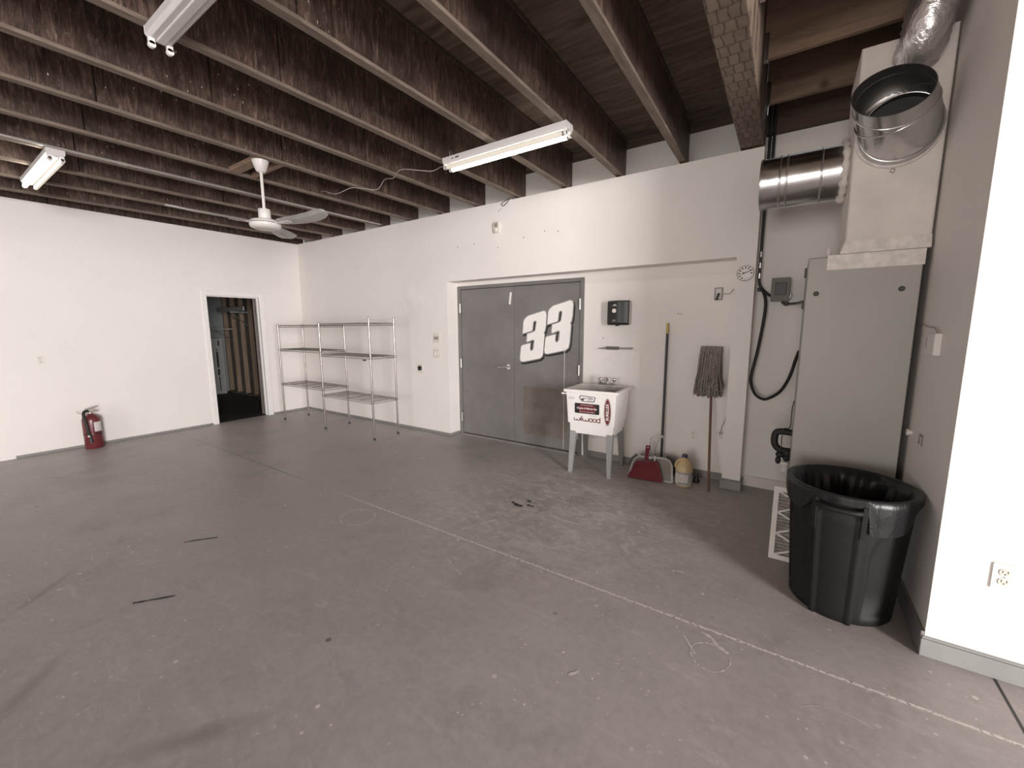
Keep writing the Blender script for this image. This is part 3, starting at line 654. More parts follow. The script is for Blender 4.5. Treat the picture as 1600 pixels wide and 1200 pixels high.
# ------------------------------------------------------------------ wall fittings
def outlet(proto={}):
    if 'o' not in proto:
        t = thing('wall_outlet', 'x', 'outlet', (0, 0, 0), 'white duplex outlets', local=True)
        m = MB().prism([(x, 0, z) for x, z in rounded(0.072, 0.116, 0.006, 3)], (0, -0.006, 0))
        build('cover_plate', m, 'white_plastic', t, bevel=0.002)
        for s in (1, -1):
            r = build('receptacle', MB().prism([(x, -0.005, z + 0.021 * s) for x, z in rounded(0.034, 0.028, 0.011, 4)], (0, -0.004, 0)), 'ivory', t)
            m = MB().box(-0.009, -0.0065, -0.0095, -0.0088, 0.021 * s - 0.001, 0.021 * s + 0.009).box(0.0065, 0.009, -0.0095, -0.0088, 0.021 * s - 0.001, 0.021 * s + 0.009).cyl((0, -0.0088, 0.021 * s - 0.007), (0, -0.0095, 0.021 * s - 0.007), 0.0028, 8)
            build('slots', m, 'black', r)
        build('screw', MB().cyl((0, -0.005, 0), (0, -0.008, 0), 0.003, 8), 'steel', t)
        proto['o'] = t; return t
    return copy_tree(proto['o'], (0, 0, 0))
o = outlet(); o.location = (6.787, YD, 0.427); o['label'] = 'white outlet low on the recess wall, between broom and mop handle'
o = outlet(); o.location = (7.038, YD, 0.462); o['label'] = 'white outlet with a cord plugged in, beside the column'
o = outlet(); o.location = (0, -3.306, 1.153); o.rotation_euler = (0, 0, pi / 2); o['label'] = 'white outlet alone on the left wall, left of the fire extinguisher'
o = outlet(); o.location = (8.3765, YR, 0.467); o['label'] = 'white outlet on the bright wall at the far right'
build('plug_cord', MB().box(7.022, 7.05, YD - 0.035, YD - 0.009, 0.47, 0.497).tube(smooth_path([(7.036, YD - 0.028, 0.49), (7.045, YD - 0.04, 0.56), (7.075, YD - 0.02, 0.66), (7.083, YD - 0.012, 0.95), (7.085, YD - 0.012, 1.80), (7.03, YD - 0.012, 1.83), (6.965, YD - 0.014, 1.83)]), 0.0035, 8), 'cable',
      label='thin grey cord running up the column edge from the outlet', cat='cord', origin=(7.036, YD, 0.48))
def fittings():
    for i, (x, z, l) in enumerate(((3.408, 1.374, 'ivory thermostat plate, upper of two beside the double doors'), (3.405, 1.160, 'ivory switch plate, lower of two beside the double doors'))):
        t = thing('switch_plate' if i else 'thermostat_plate', l, 'switch' if i else 'thermostat', (x, 0, z))
        build('cover_plate', MB().prism([(x + a, 0, z + b) for a, b in rounded(0.12, 0.125, 0.008, 3)], (0, -0.008, 0)), 'ivory', t, bevel=0.002)
        if i == 0:
            build('dial_window', MB().box(x - 0.04, x + 0.04, -0.013, -0.007, z - 0.018, z + 0.022), 'gray_pan', t)
        else:
            for dx in (-0.026, 0.026): build('toggle', MB().box(x + dx - 0.012, x + dx + 0.012, -0.013, -0.007, z - 0.028, z + 0.028), 'white_plastic', t, bevel=0.002)
    x, z = 3.063, 0.930
    t = thing('round_receptacle', 'white plate with black round socket on the back wall', 'outlet', (x, 0, z))
    build('cover_plate', MB().prism([(x + a, 0, z + b) for a, b in rounded(0.105, 0.125, 0.008, 3)], (0, -0.006, 0)), 'ivory', t, bevel=0.002)
    build('socket', MB().lathe([(0.034, 0), (0.034, 0.018), (0.026, 0.018), (0.022, 0.008), (0.0005, 0.008)], (x, -0.005, z + 0.004), (0, -1, 0), 20), 'black', t)
    x, z = 4.482, 2.728
    t = thing('motion_sensor', 'small white sensor high on the back wall above the doors', 'sensor', (x, 0, z))
    build('housing', MB().prism([(x + a, 0, z + b) for a, b in rounded(0.072, 0.135, 0.03, 5)], (0, -0.035, 0)), 'ivory', t, bevel=0.008)
    build('lens', MB().box(x - 0.024, x + 0.024, -0.038, -0.033, z - 0.005, z + 0.045), 'gray_pan', t, bevel=0.002)
    build('knob', MB().sphere((x, -0.034, z - 0.035), 0.018), 'white_plastic', t)
    build('loose_wire', MB().tube(smooth_path([(4.729, -0.012, 3.015), (4.70, -0.02, 3.04), (4.66, -0.012, 3.02), (4.628, -0.012, 2.985), (4.572, -0.012, 2.958), (4.554, -0.012, 2.99), (4.591, -0.012, 3.006), (4.66, -0.012, 3.03)]), 0.0035, 6), 'black_rubber', label='curl of loose dark wire at the top of the back wall', cat='wire', origin=(4.63, -0.01, 3.0))
    # clock
    x, z, r = 7.168, 1.988, 0.064
    t = thing('wall_clock', 'small round clock on the white column', 'clock', (x, 0, z))
    build('clock_face', MB().cyl((x, 0, z), (x, -0.010, z), r, 36), 'white_plastic', t)
    build('clock_rim', MB().tube([(x + r * math.cos(a * pi / 18), -0.009, z + r * math.sin(a * pi / 18)) for a in range(36)], 0.003, 8, closed=True), 'gray_pan', t)
    m = MB()
    for k in range(12):
        a = pi / 2 - k * pi / 6; L = 0.017 if 7 <= k or k <= 3 else 0.008
        c = Vector((math.cos(a), 0, math.sin(a))); m.bar(Vector((x, -0.0106, z)) + c * (r - 0.008 - L), Vector((x, -0.0106, z)) + c * (r - 0.008), 0.010 if L > 0.01 else 0.004, 0.001, (0, 1, 0))
    build('hour_marks', m, 'dark_gray', t)
    build('hands', MB().bar((x - 0.028, -0.0125, z - 0.008), (x + 0.042, -0.0125, z + 0.022), 0.006, 0.0015, (0, 1, 0)).bar((x, -0.0125, z), (x - 0.022, -0.0125, z + 0.006), 0.007, 0.0015, (0, 1, 0)), 'black', t)
    # open junction box
    x, z = 6.938, 1.834
    t = thing('junction_box', 'open metal switch box with a dark plug hanging out, high in the recess', 'electrical box', (x, YD, z))
    build('box_frame', MB().prism([(x + a, YD, z + b) for a, b in rounded(0.070, 0.118, 0.004, 2)], (0, -0.010, 0)), 'mop', t, bevel=0.002)
    build('box_inside', MB().box(x - 0.026, x + 0.026, YD - 0.0115, YD - 0.0095, z - 0.05, z + 0.05), 'label_white', t)
    build('wire_plug', MB().tube(smooth_path([(x + 0.004, YD - 0.012, z - 0.002), (x + 0.002, YD - 0.04, z - 0.008), (x - 0.006, YD - 0.03, z - 0.035), (x - 0.014, YD - 0.018, z - 0.053)]), 0.011, 10), 'dark_gray', t)
    # paper towel dispenser
    x0, x1, z0, z1 = 5.868, 6.098, 1.545, 1.802; xc = (x0 + x1) / 2
    t = thing('towel_dispenser', 'black paper towel dispenser above the sink', 'dispenser', (xc, YD, z0))
    build('back_plate', MB().box(x0 + 0.008, x1 + 0.006, YD - 0.055, YD, z0 + 0.004, z1 - 0.008), 'gray_light', t, bevel=0.006)
    def arc(y0, bulge, ins):
        return [(x0 + ins + (x1 - x0 - 2 * ins) * k / 12, y0 - bulge * (1 - (2 * k / 12 - 1) ** 2), 0) for k in range(13)]
    ring = [(x0, YD - 0.05, 0)] + arc(YD - 0.10, 0.04, 0) + [(x1, YD - 0.05, 0)]
    rings = [[(p[0], p[1] + (0.02 if i in (0, 3) else 0), z) for p in ring] for i, z in enumerate((z0 + 0.0, z0 + 0.02, z1 - 0.012, z1))]
    build('cover', MB().loft(rings), 'black', t, bevel=0.004)
    c = Vector((xc - 0.022, YD - 0.139, 1.695))
    build('viewing_window', MB().cyl(c, c + Vector((0, -0.008, 0)), 0.022, 22), 'white_plastic', t, label='round pale window')
    fr = lambda z: ((xc - 0.022, YD - 0.141, z), (1, 0, 0), (0, 0, 1), (0, -1, 0))
    build('emblem', MB().prism([(xc - 0.022 + a, YD - 0.137, 1.752 + b) for a, b in ((-0.028, -0.006), (0.032, -0.006), (0.012, 0.004), (0.004, 0.016), (-0.006, 0.006))], (0, -0.004, 0)), 'gray_light', t)
    build('embossed_label', MB().box(xc - 0.044, xc - 0.002, YD - 0.142, YD - 0.134, 1.578, 1.582).box(xc - 0.042, xc - 0.004, YD - 0.142, YD - 0.134, 1.590, 1.600), 'gray_pan', t)
    build('latch', MB().box(xc - 0.012, xc + 0.020, YD - 0.125, YD - 0.09, z0 - 0.012, z0 + 0.004), 'black', t, bevel=0.003)
    # clip rail and splash sheet
    t = thing('clip_rail', 'short grey clip rail on the wall under the towel dispenser', 'rail', (5.94, YD, 1.29))
    build('rod', MB().tube([(5.745, YD - 0.022, 1.284), (5.80, YD - 0.022, 1.287), (6.135, YD - 0.022, 1.293)], [0.004, 0.009, 0.009], 10), 'gray_pan', t)
    build('clip_body', MB().box(5.838, 5.978, YD - 0.04, YD, 1.275, 1.308), 'olive_box', t, bevel=0.003)
    build('splash_sheet', MB().box(5.60, 6.215, YD - 0.003, YD - 0.0002, 0.70, 1.262), 'clear', label='thin white splash sheet on the wall behind the sink', cat='wall panel', origin=(5.9, YD, 0.70))
fittings()

# ------------------------------------------------------------------ wire shelving
def shelving():
    t = thing('wire_shelving', 'two-bay chrome wire shelving unit in the left corner', 'shelf', (1.76, -0.545, 0))
    px = [0.585, 1.762, 2.921]; yf, yb = -0.752, -0.342
    tops = {(0, 0): 1.575, (0, 1): 1.575, (1, 0): 1.590, (1, 1): 1.575, (2, 0): 1.66, (2, 1): 1.66}
    for i, x in enumerate(px):
        for j, y in enumerate((yf, yb)):
            z = tops[(i, j)]
            p = build('post', MB().tube([(x, y, 0.035), (x, y, z)], 0.0127, 14).lathe([(0.0135, 0), (0.0135, 0.006), (0.004, 0.012)], (x, y, z), n=12), 'wire_chrome', t)
            build('foot', MB().lathe([(0.017, 0), (0.017, 0.018), (0.008, 0.022), (0.008, 0.04)], (x, y, 0), n=12), 'black', p)
    def shelf(x0, x1, z):
        m = MB(); a, b = x0 + 0.012, x1 - 0.012
        for y in (yf, yb):
            m.tube([(a, y, z), (b, y, z)], 0.0042, 6).tube([(a, y, z - 0.030), (b, y, z - 0.030)], 0.0036, 6)
            n = 36; m.tube([(a + (b - a) * k / n, y, z - 0.030 * (k % 2)) for k in range(n + 1)], 0.0022, 5)
        for x in (a, b):
            m.tube([(x, yf, z), (x, yb, z)], 0.0042, 6).tube([(x, yf, z - 0.030), (x, yb, z - 0.030)], 0.0036, 6)
            m.tube([(x, yf + (yb - yf) * k / 14, z - 0.030 * (k % 2)) for k in range(15)], 0.0022, 5)
        for k in range(1, 16): y = yf + (yb - yf) * k / 16; m.tube([(a, y, z + 0.004), (b, y, z + 0.004)], 0.0020, 5)
        for k in range(1, 4): x = a + (b - a) * k / 4; m.tube([(x, yf, z - 0.004), (x, yb, z - 0.004)], 0.0036, 6)
        s = build('shelf', m, 'wire_chrome', t)
        for x in (x0, x1):
            for y in (yf, yb): build('shelf_collar', MB().lathe([(0.0165, -0.034), (0.0185, 0.006)], (x, y, z), n=12), 'wire_chrome', s)
        return s
    for z in (1.565, 1.182, 0.615): shelf(px[0], px[1], z)
    for z in (1.585, 1.135, 0.528): s = shelf(px[1], px[2], z)
    build('name_tag', MB().box(2.76, 2.83, yf - 0.006, yf - 0.002, 1.082, 1.100), 'black', t, label='small black tag')
shelving()

# ------------------------------------------------------------------ fire extinguisher
def extinguisher():
    cx, cy, r = 0.150, -2.972, 0.090
    t = thing('fire_extinguisher', 'red fire extinguisher standing on the floor against the left wall', 'fire extinguisher', (cx, cy, 0))
    build('cylinder', MB().lathe([(r - 0.004, 0), (r, 0.006), (r, 0.365), (r - 0.006, 0.395), (r - 0.03, 0.425), (0.03, 0.438), (0.022, 0.452)], (cx, cy, 0), n=32), 'red_ext', t)
    build('valve', MB().lathe([(0.022, 0), (0.022, 0.02), (0.017, 0.025), (0.017, 0.05)], (cx, cy, 0.448), n=16).box(cx - 0.02, cx + 0.02, cy - 0.03, cy + 0.03, 0.475, 0.497), 'steel', t)
    build('carry_handle', MB().bar((cx, cy - 0.03, 0.492), (cx + 0.005, cy + 0.075, 0.470), 0.026, 0.016), 'gray_pan', t)
    build('squeeze_lever', MB().bar((cx, cy - 0.045, 0.503), (cx + 0.005, cy + 0.072, 0.532), 0.026, 0.014), 'gray_pan', t)
    dx, dy = 0.078, -0.072
    hose = smooth_path([(cx + 0.01, cy - 0.02, 0.485), (cx + 0.045, cy - 0.06, 0.485), (cx + 0.075, cy - 0.075, 0.43), (cx + dx + .008, cy + dy + .01, 0.33), (cx + dx + 0.01, cy + dy + 0.018, 0.22), (cx + dx + .012, cy + dy + 0.03, 0.16)])
    hz = build('hose', MB().tube(hose, 0.0155, 12), 'black_rubber', t)
    build('nozzle', MB().tube([(cx + dx + 0.012, cy + dy + 0.03, 0.16), (cx + dx + 0.012, cy + dy + 0.032, 0.085)], [0.011, 0.020], 12), 'black', hz)
    build('hose_clip', MB().sphere((cx + dx + 0.026, cy + dy + 0.014, 0.175), 0.013), 'white_plastic', t)
    build('strap_buckle', MB().sphere((cx + 0.083, cy - 0.018, 0.192), 0.009), 'steel', t)
    build('strap', MB().lathe([(r + 0.0015, 0), (r + 0.0015, 0.014)], (cx, cy, 0.185), n=32), 'black', t)
    ang = [math.radians(a) for a in range(2, 62, 7)]
    m = MB().loft([[(cx + (r + 0.001) * math.cos(a), cy + (r + 0.001) * math.sin(a), z) for a in ang] for z in (0.222, 0.345)], caps=(False, False), closed=False, smooth=True)
    build('instruction_label', m, 'label_white', t)
    build('pull_pin', MB().tube([(cx - 0.01, cy - 0.06, 0.44), (cx - 0.01, cy - 0.11, 0.47), (cx, cy - 0.12, 0.50)], 0.003, 6), 'steel', t)
extinguisher()

# ------------------------------------------------------------------ utility sink
def sink():
    t = thing('utility_sink', 'white utility sink with racing stickers beside the double doors', 'sink', (5.888, -0.148, 0), local=True, rz=math.radians(3.5))
    hw, hd, zr = 0.285, 0.262, 0.89
    def rect(w, d, z, yo=0): return [(-w, -d + yo, z), (w, -d + yo, z), (w, d + yo, z), (-w, d + yo, z)]
    m = MB().loft([rect(hw - 0.022, hd - 0.018, zr - 0.032), rect(hw - 0.038, hd - 0.035, 0.535), ], caps=(False, True))
    m.loft([rect(hw - 0.052, hd - 0.049, 0.535), rect(hw - 0.057, hd - 0.054, 0.425)], caps=(True, True))
    b = build('tub', m, 'sink', t, bevel=0.008)
    # rim with the open basin
    i0 = rect(hw - 0.035, hd - 0.06, zr, -0.03); i1 = rect(hw - 0.06, hd - 0.085, zr - 0.30, -0.03)
    m = MB().loft([rect(hw - 0.03, hd - 0.025, zr - 0.032), rect(hw, hd, zr - 0.030), rect(hw, hd, zr), i0], caps=(False, False))
    build('rim', m, 'sink', t, bevel=0.005)
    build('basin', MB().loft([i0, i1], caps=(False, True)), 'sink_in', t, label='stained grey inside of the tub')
    build('drain_pipe', MB().tube(smooth_path([(0.06, 0.10, 0.43), (0.06, 0.10, 0.36), (0.075, 0.12, 0.32), (0.11, 0.16, 0.325), (0.12, 0.22, 0.36), (0.12, 0.30, 0.37)]), 0.02, 12), 'white_plastic', t)
    for sx, sy in ((-1, -1), (1, -1), (1, 1), (-1, 1)):
        a = Vector((sx * 0.196, sy * 0.180, 0.45)); c = Vector((sx * 0.210, sy * 0.228, 0.0))
        def q(p, w, sgx=sx, sgy=sy): return [(p.x - w * .5, p.y - w * .42, p.z), (p.x + w * .5, p.y - w * .42, p.z), (p.x + w * .5, p.y + w * .42, p.z), (p.x - w * .5, p.y + w * .42, p.z)]
        build('leg', MB().loft([q(c, 0.040), q(a, 0.068)]), 'leg_gray', t, bevel=0.004)
    f = build('faucet', MB().box(-0.07, 0.13, 0.185, 0.235, zr - 0.002, zr + 0.030), 'chrome', t, bevel=0.008)
    build('spout', MB().tube(smooth_path([(0.03, 0.21, zr + 0.02), (0.028, 0.205, zr + 0.070), (0.02, 0.17, zr + 0.09), (0.01, 0.10, zr + 0.075), (0.005, 0.05, zr + 0.05)]), 0.012, 12), 'chrome', f)
    for x in (-0.045, 0.105):
        build('tap_handle', MB().lathe([(0.012, 0), (0.010, 0.02), (0.022, 0.032), (0.024, 0.050), (0.012, 0.058)], (x, 0.21, zr + 0.026), n=12), 'chrome', f)
    build('towel_hook', MB().cyl((-hw - 0.02, -hd + 0.02, zr - 0.05), (-hw + 0.025, -hd + 0.02, zr - 0.05), 0.008, 10).sphere((-hw - 0.02, -hd + 0.02, zr - 0.05), 0.012), 'white_plastic', t)
    # stickers on the sloping front face
    def yf(z): return -(hd - 0.018) + (zr - 0.032 - z) * 0.017 / 0.323
    def frame(x, z, e): return ((x, yf(z) - 0.0006 - e, z), (1, 0, 0), (0, -0.0526, 1), (0, -1, 0))
    def flat(pts, cx, cz, e): return [(cx + a, yf(cz + c) - 0.0004 - e, cz + c) for a, c in pts]
    ov = lambda a, c: [(a * math.cos(k * pi / 18), c * math.sin(k * pi / 18)) for k in range(36)]
    th = (0, -0.0006, 0)
    # tag-shaped parts sticker
    tag = [(-0.088, 0.010), (-0.068, 0.034), (0.082, 0.026), (0.092, 0.016), (0.076, -0.030), (-0.045, -0.030), (-0.062, -0.022)]
    s = build('tag_sticker', MB().prism(flat(tag, -0.035, 0.800, 0), th), 'ink_black', t, label='black-edged tag sticker')
    m = MB().prism(flat([(x * 0.90, z * 0.78) for x, z in tag], -0.035, 0.800, 0.0007), th)
    build('sticker_face', m, 'ink_white', s)
    m = text_mb('Joe Gibbs', 0.030, frame(-0.025, 0.806, 0.0016), shear=0.2, sx=0.95, bold=0.0006).merge(text_mb('DRIVEN', 0.015, frame(0.0, 0.782, 0.0016), sx=1.15))
    m.prism(flat([(-0.07, 0.002), (-0.035, 0.002), (-0.035, -0.022), (-0.052, -0.016)], -0.035, 0.800, 0.0016), th)
    build('lettering', m, 'ink_black', s)
    # red and black banner sticker
    s = build('banner_sticker', MB().prism(flat(rounded(0.264, 0.106, 0.010, 3), -0.036, 0.698, 0), th), 'ink_black', t, label='black and red banner sticker')
    build('red_field', MB().prism(flat(rounded(0.185, 0.092, 0.035, 5), -0.032, 0.698, 0.0007), th), 'ink_red', s)
    m = text_mb('Crypto & Mance Car', 0.0265, frame(-0.036, 0.700, 0.0016), sx=0.96, bold=0.0006)
    for z, w in ((0.734, 0.17), (0.664, 0.21)): m.merge(text_mb('parts service racing engines', 0.012, frame(-0.036, z, 0.0016), sx=w / 0.165 * 0.95))
    build('lettering', m, 'ink_white', s)
    # wilwood lettering
    # rounded, single-stroke lettering drawn as a flat band
    def arc_(cx, cz, r, a0, a1, n=12): return [(cx + r * math.cos(math.radians(a0 + (a1 - a0) * k / n)), cz + r * 1.05 * math.sin(math.radians(a0 + (a1 - a0) * k / n))) for k in range(n + 1)]
    strokes = []; r = 0.0125; u = -0.140
    def w_(u): return [arc_(u + r, r, r, 140, 360) + arc_(u + 3 * r, r, r, 180, 400)]
    strokes += w_(u); u += 4 * r + 0.008
    strokes += [[(u, -0.001), (u, 0.028)]]; u += 0.009
    strokes += [[(u, -0.001), (u, 0.042)]]; u += 0.009
    strokes += w_(u); u += 4 * r + 0.004
    for _ in range(2): strokes += [arc_(u + r * 1.1, r, r * 1.1, 0, 360, 22)]; u += 2.2 * r + 0.004
    strokes += [arc_(u + r * 1.1, r, r * 1.1, 20, 340, 20), [(u + 2.2 * r, -0.004), (u + 2.2 * r, 0.042)]]
    m = MB()
    for st_ in strokes:
        P = [Vector((p[0] * 1.26 + 0.002, 0, p[1] * 1.22 + 0.566)) for p in st_]
        for i in range(len(P) - 1):
            d = (P[i + 1] - P[i]).normalized(); e = Vector((d.z, 0, -d.x)) * 0.0042; c0 = P[i] - d * 0.001; c1 = P[i + 1] + d * 0.001
            m.prism([(q.x, yf(q.z) - 0.0004, q.z) for q in (c0 - e, c1 - e, c1 + e, c0 + e)], (0, -0.0008 - 0.00002 * i, 0))
    s = build('wilwood_sticker', m, 'ink_red', t, label='dark red wilwood lettering')
    build('small_caption', text_mb('disc brakes', 0.013, frame(0.03, 0.630, 0.0), sx=1.2), 'ink_gray', s)
    # tall oval
    cx = 0.180
    s = build('oval_sticker', MB().prism(flat(ov(0.037, 0.140), cx, 0.682, 0), th), 'ink_red', t, label='tall dark red oval sticker')
    m = MB()
    outer = flat(ov(0.0335, 0.134), cx, 0.682, 0.0008); inner = flat(ov(0.031, 0.130), cx, 0.682, 0.0008)
    m.add(outer + inner, [(k, (k + 1) % 36, 36 + (k + 1) % 36, 36 + k) for k in range(36)])
    m.merge(text_mb('BURELLEX', 0.038, ((cx, yf(0.682) - 0.0022, 0.682), (0, -0.0526, 1), (-1, 0, 0), (0, -1, 0)), sx=0.98, bold=0.0008))
    build('lettering', m, 'ink_white', s)
    s = build('strip_sticker', MB().prism(flat(rounded(0.058, 0.019, 0.003, 2), -0.205, 0.800, 0), th), 'ink_gray', t, label='small grey strip sticker')
    build('strip_face', MB().prism(flat(rounded(0.050, 0.010, 0.003, 2), -0.205, 0.800, 0.0007), th), 'ink_white', s)
sink()

# ------------------------------------------------------------------ broom, pans, jug, mop
def cleaning():
    t = thing('broom', 'push broom with dark navy handle and yellow tip leaning on the recess wall', 'broom', (6.50, 0.10, 0))
    a, b = Vector((6.505, 0.095, 0.14)), Vector((6.489, 0.172, 1.455)); e = b + (b - a).normalized() * 0.108
    build('handle', MB().tube([a, b], 0.0125, 12), 'navy', t)
    build('grip_tip', MB().tube([b, b + (e - b) * 0.85, e], [0.0145, 0.0145, 0.007], 12), 'yellow', t)
    build('handle_sleeve', MB().tube([a + (b - a) * 0.18, a + (b - a) * 0.20], 0.0145, 12), 'gray_light', t, label='pale band low on the handle')
    build('broom_head', MB().bar((6.31, 0.09, 0.135), (6.68, 0.11, 0.125), 0.05, 0.05), 'dark_gray', t, bevel=0.008)
    m = MB()
    for i in range(60):
        x = 6.30 + 0.38 * i / 59
        for k in range(3): m.tube([(x, 0.075 + 0.022 * k, 0.115), (x + R.uniform(-.02, .02), 0.07 + 0.03 * k + R.uniform(-.01, .01), 0.004)], 0.0025, 4)
    build('bristles', m, 'black_rubber', t, kind='stuff')
    # tilted pans: plane through the lip, leaning back
    def frame(P0, P1, tilt):
        P0, P1 = Vector(P0), Vector(P1); x = (P1 - P0).normalized(); z = Vector((0, 0, 1)); back = z.cross(x).normalized()
        up = (z * math.cos(tilt) + back * math.sin(tilt)); n = -(back * math.cos(tilt) - z * math.sin(tilt))
        c = (P0 + P1) / 2
        return lambda u, v, w=0.0: c + x * u + up * v + n * w
    F = frame((6.268, -0.195, 0.004), (6.680, -0.150, 0.004), math.radians(33))
    t = thing('dustpan', 'large grey dustpan with comb teeth and wire hanger, behind the red one', 'dustpan', (6.47, -0.17, 0), 'dustpans by the sink')
    outl = [(-0.205, 0), (-0.195, 0.13), (-0.178, 0.185), (-0.145, 0.220), (0.115, 0.232), (0.160, 0.215), (0.190, 0.165), (0.207, 0)]
    build('pan', MB().prism([F(u, v, 0) for u, v in outl], F(0, 0, -0.006) - F(0, 0, 0)), 'gray_pan', t, bevel=0.002)
    m = MB(); L = outl
    m.tube([F(u, v, 0.012) for u, v in L], 0.011, 8)
    m.bar(F(-0.205, 0.006, 0.002), F(0.207, 0.006, 0.002), 0.006, 0.016)
    build('pan_rim', m, 'gray_light', t, label='paler raised rim')
    m = MB()
    for i in range(24):
        a0 = i / 23; k = 1 + a0 * 5; j = min(int(k), 5); f = k - j
        u = L[j][0] * (1 - f) + L[j + 1][0] * f if j + 1 < len(L) else L[j][0]; v = L[j][1] * (1 - f) + L[j + 1][1] * f if j + 1 < len(L) else L[j][1]
        d = Vector((u * 0.9, v - 0.10)).normalized() * 0.042
        m.tube([F(u, v, 0.004), F(u + d.x, v + d.y, 0.0)], [0.007, 0.0045], 6)
    m.tube([F(u, v, 0.003) for u, v in L[1:7]], 0.006, 6)
    build('comb_teeth', m, 'dark_gray', t)
    build('wire_hanger', MB().tube(smooth_path([F(0.0, 0.20, 0.012), F(-0.02, 0.26, 0.012), F(-0.042, 0.34, 0.01), F(-0.046, 0.42, 0.01), F(-0.02, 0.452, 0.01), F(0.02, 0.45, 0.01), F(0.035, 0.425, 0.01), F(0.02, 0.36, 0.01), F(0.004, 0.31, 0.01), F(0.012, 0.25, 0.014), F(0.022, 0.20, 0.02)]), 0.0042, 8), 'steel', t, label='bent bright wire loop')
    build('hook_peg', MB().tube([F(0.022, 0.245, 0.02), F(0.022, 0.185, 0.024)], 0.008, 8), 'white_plastic', t)
    build('rivet', MB().sphere(F(-0.03, 0.215, 0.012), 0.012), 'white_plastic', t)
    F2 = frame((6.262, -0.224, 0.004), (6.600, -0.196, 0.004), math.radians(33))
    t = thing('dustpan', 'dark red dustpan with short handle, leaning in front of the grey one', 'dustpan', (6.43, -0.21, 0), 'dustpans by the sink')
    o2 = [(-0.166, 0), (-0.110, 0.165), (-0.095, 0.183), (0.085, 0.196), (0.110, 0.175), (0.168, 0)]
    build('pan', MB().prism([F2(u, v, 0.010) for u, v in o2], F2(0, 0, -0.004) - F2(0, 0, 0)), 'red_pan', t, bevel=0.002)
    build('pan_rim', MB().tube([F2(u, v, 0.014) for u, v in o2], 0.007, 8), 'red_pan', t)
    h = [(-0.018, 0.18), (-0.021, 0.25), (-0.026, 0.345), (-0.022, 0.358), (0.014, 0.358), (0.019, 0.34), (0.013, 0.25), (0.022, 0.18)]
    hd = build('handle', MB().prism([F2(u - 0.012, v, 0.016) for u, v in h], F2(0, 0, -0.016) - F2(0, 0, 0)), 'red_pan', t, bevel=0.004)
    build('hanging_hole', MB().cyl(F2(-0.015, 0.335, 0.0155), F2(-0.015, 0.335, 0.0175), 0.008, 12), 'label_white', hd)
    # jug
    cx, cy = 6.778, -0.128; t = thing('cleaner_jug', 'amber gallon jug with blue cap and grey label by the dustpans', 'jug', (cx, cy, 0))
    build('body', MB().lathe([(0.066, 0), (0.076, 0.006), (0.078, 0.02), (0.078, 0.155), (0.074, 0.185), (0.058, 0.222), (0.036, 0.258), (0.024, 0.27), (0.022, 0.285)], (cx, cy, 0), n=32), 'jug', t)
    build('cap', MB().lathe([(0.025, 0), (0.026, 0.004), (0.026, 0.026), (0.023, 0.029)], (cx, cy, 0.279), n=24), 'blue_cap', t)
    build('handle', MB().tube(smooth_path([(cx - 0.028, cy - 0.010, 0.262), (cx - 0.058, cy - 0.020, 0.238), (cx - 0.074, cy - 0.024, 0.205), (cx - 0.072, cy - 0.022, 0.172)]), 0.010, 10), 'jug', t)
    lb = build('label', MB().lathe([(0.0785, 0.018), (0.0785, 0.148)], (cx, cy, 0), n=32, caps=(False, False)), 'label', t)
    def patch(a0, a1, z0, z1, r=0.0792): return [[(cx + r * math.cos(math.radians(a0 + (a1 - a0) * k / 8)), cy + r * math.sin(math.radians(a0 + (a1 - a0) * k / 8)), z) for k in range(9)] for z in (z0, z1)]
    build('label_panel', MB().loft(patch(-112, -52, 0.05, 0.125), caps=(False, False), closed=False, smooth=True).loft(patch(-150, -116, 0.035, 0.130), caps=(False, False), closed=False, smooth=True), 'label_white', lb)
    m = MB().loft(patch(-112, -62, 0.036, 0.046), caps=(False, False), closed=False)
    for z in (0.068, 0.080, 0.095, 0.108): m.loft(patch(-106, -66, z, z + 0.003, 0.0797), caps=(False, False), closed=False)
    build('label_print', m, 'ink_gray', lb)
    # small dark stopper behind the jug
    build('door_stopper', MB().lathe([(0.03, 0), (0.034, 0.01), (0.022, 0.05), (0.012, 0.075)], (6.868, 0.02, 0), n=14), 'black', label='small black rubber stopper on the floor behind the jug', cat='stopper', origin=(6.868, 0.02, 0))
    # mop, string head up
    t = thing('string_mop', 'grey string mop standing head up against the recess wall', 'mop', (7.007, -0.165, 0))
    a, b = Vector((7.007, -0.168, 0.0)), Vector((6.918, 0.165, 1.335))
    build('handle', MB().tube([a, a + (b - a) * 0.985], 0.0115, 12), 'mop_handle', t)
    build('mop_clamp', MB().bar((6.828, 0.155, 1.318), (7.000, 0.155, 1.325), 0.030, 0.022), 'mop', t, bevel=0.008)
    m = MB()
    for i in range(120):
        u = (i % 30) / 29 * 2 - 1 + R.uniform(-.03, .03); lay = i // 30
        x = 6.914 + u * 0.088; y0 = (0.180, 0.172, 0.140, 0.130)[lay]; y1 = (0.170, 0.150, -0.010, -0.035)[lay]
        dz = R.uniform(0.37, 0.45); sp = u * R.uniform(0.012, 0.032) + R.uniform(-.008, .008); pts = []
        for f, k in ((0, 0), (0.3, 0.1), (0.62, 0.35), (0.84, 0.8), (1.0, 1.15), (1.07, 0.95)):
            bow = -0.02 * math.sin(min(f, 1) * pi) if lay > 1 else 0
            pts.append((x + sp * k + R.uniform(-.006, .006) * f, min(y0 + (y1 - y0) * f + bow + R.uniform(-.006, .006) * f, 0.188), 1.335 - dz * f + (R.uniform(0, .02) if f > 1 else 0)))
        m.tube(smooth_path(pts, 4), 0.0056, 5)
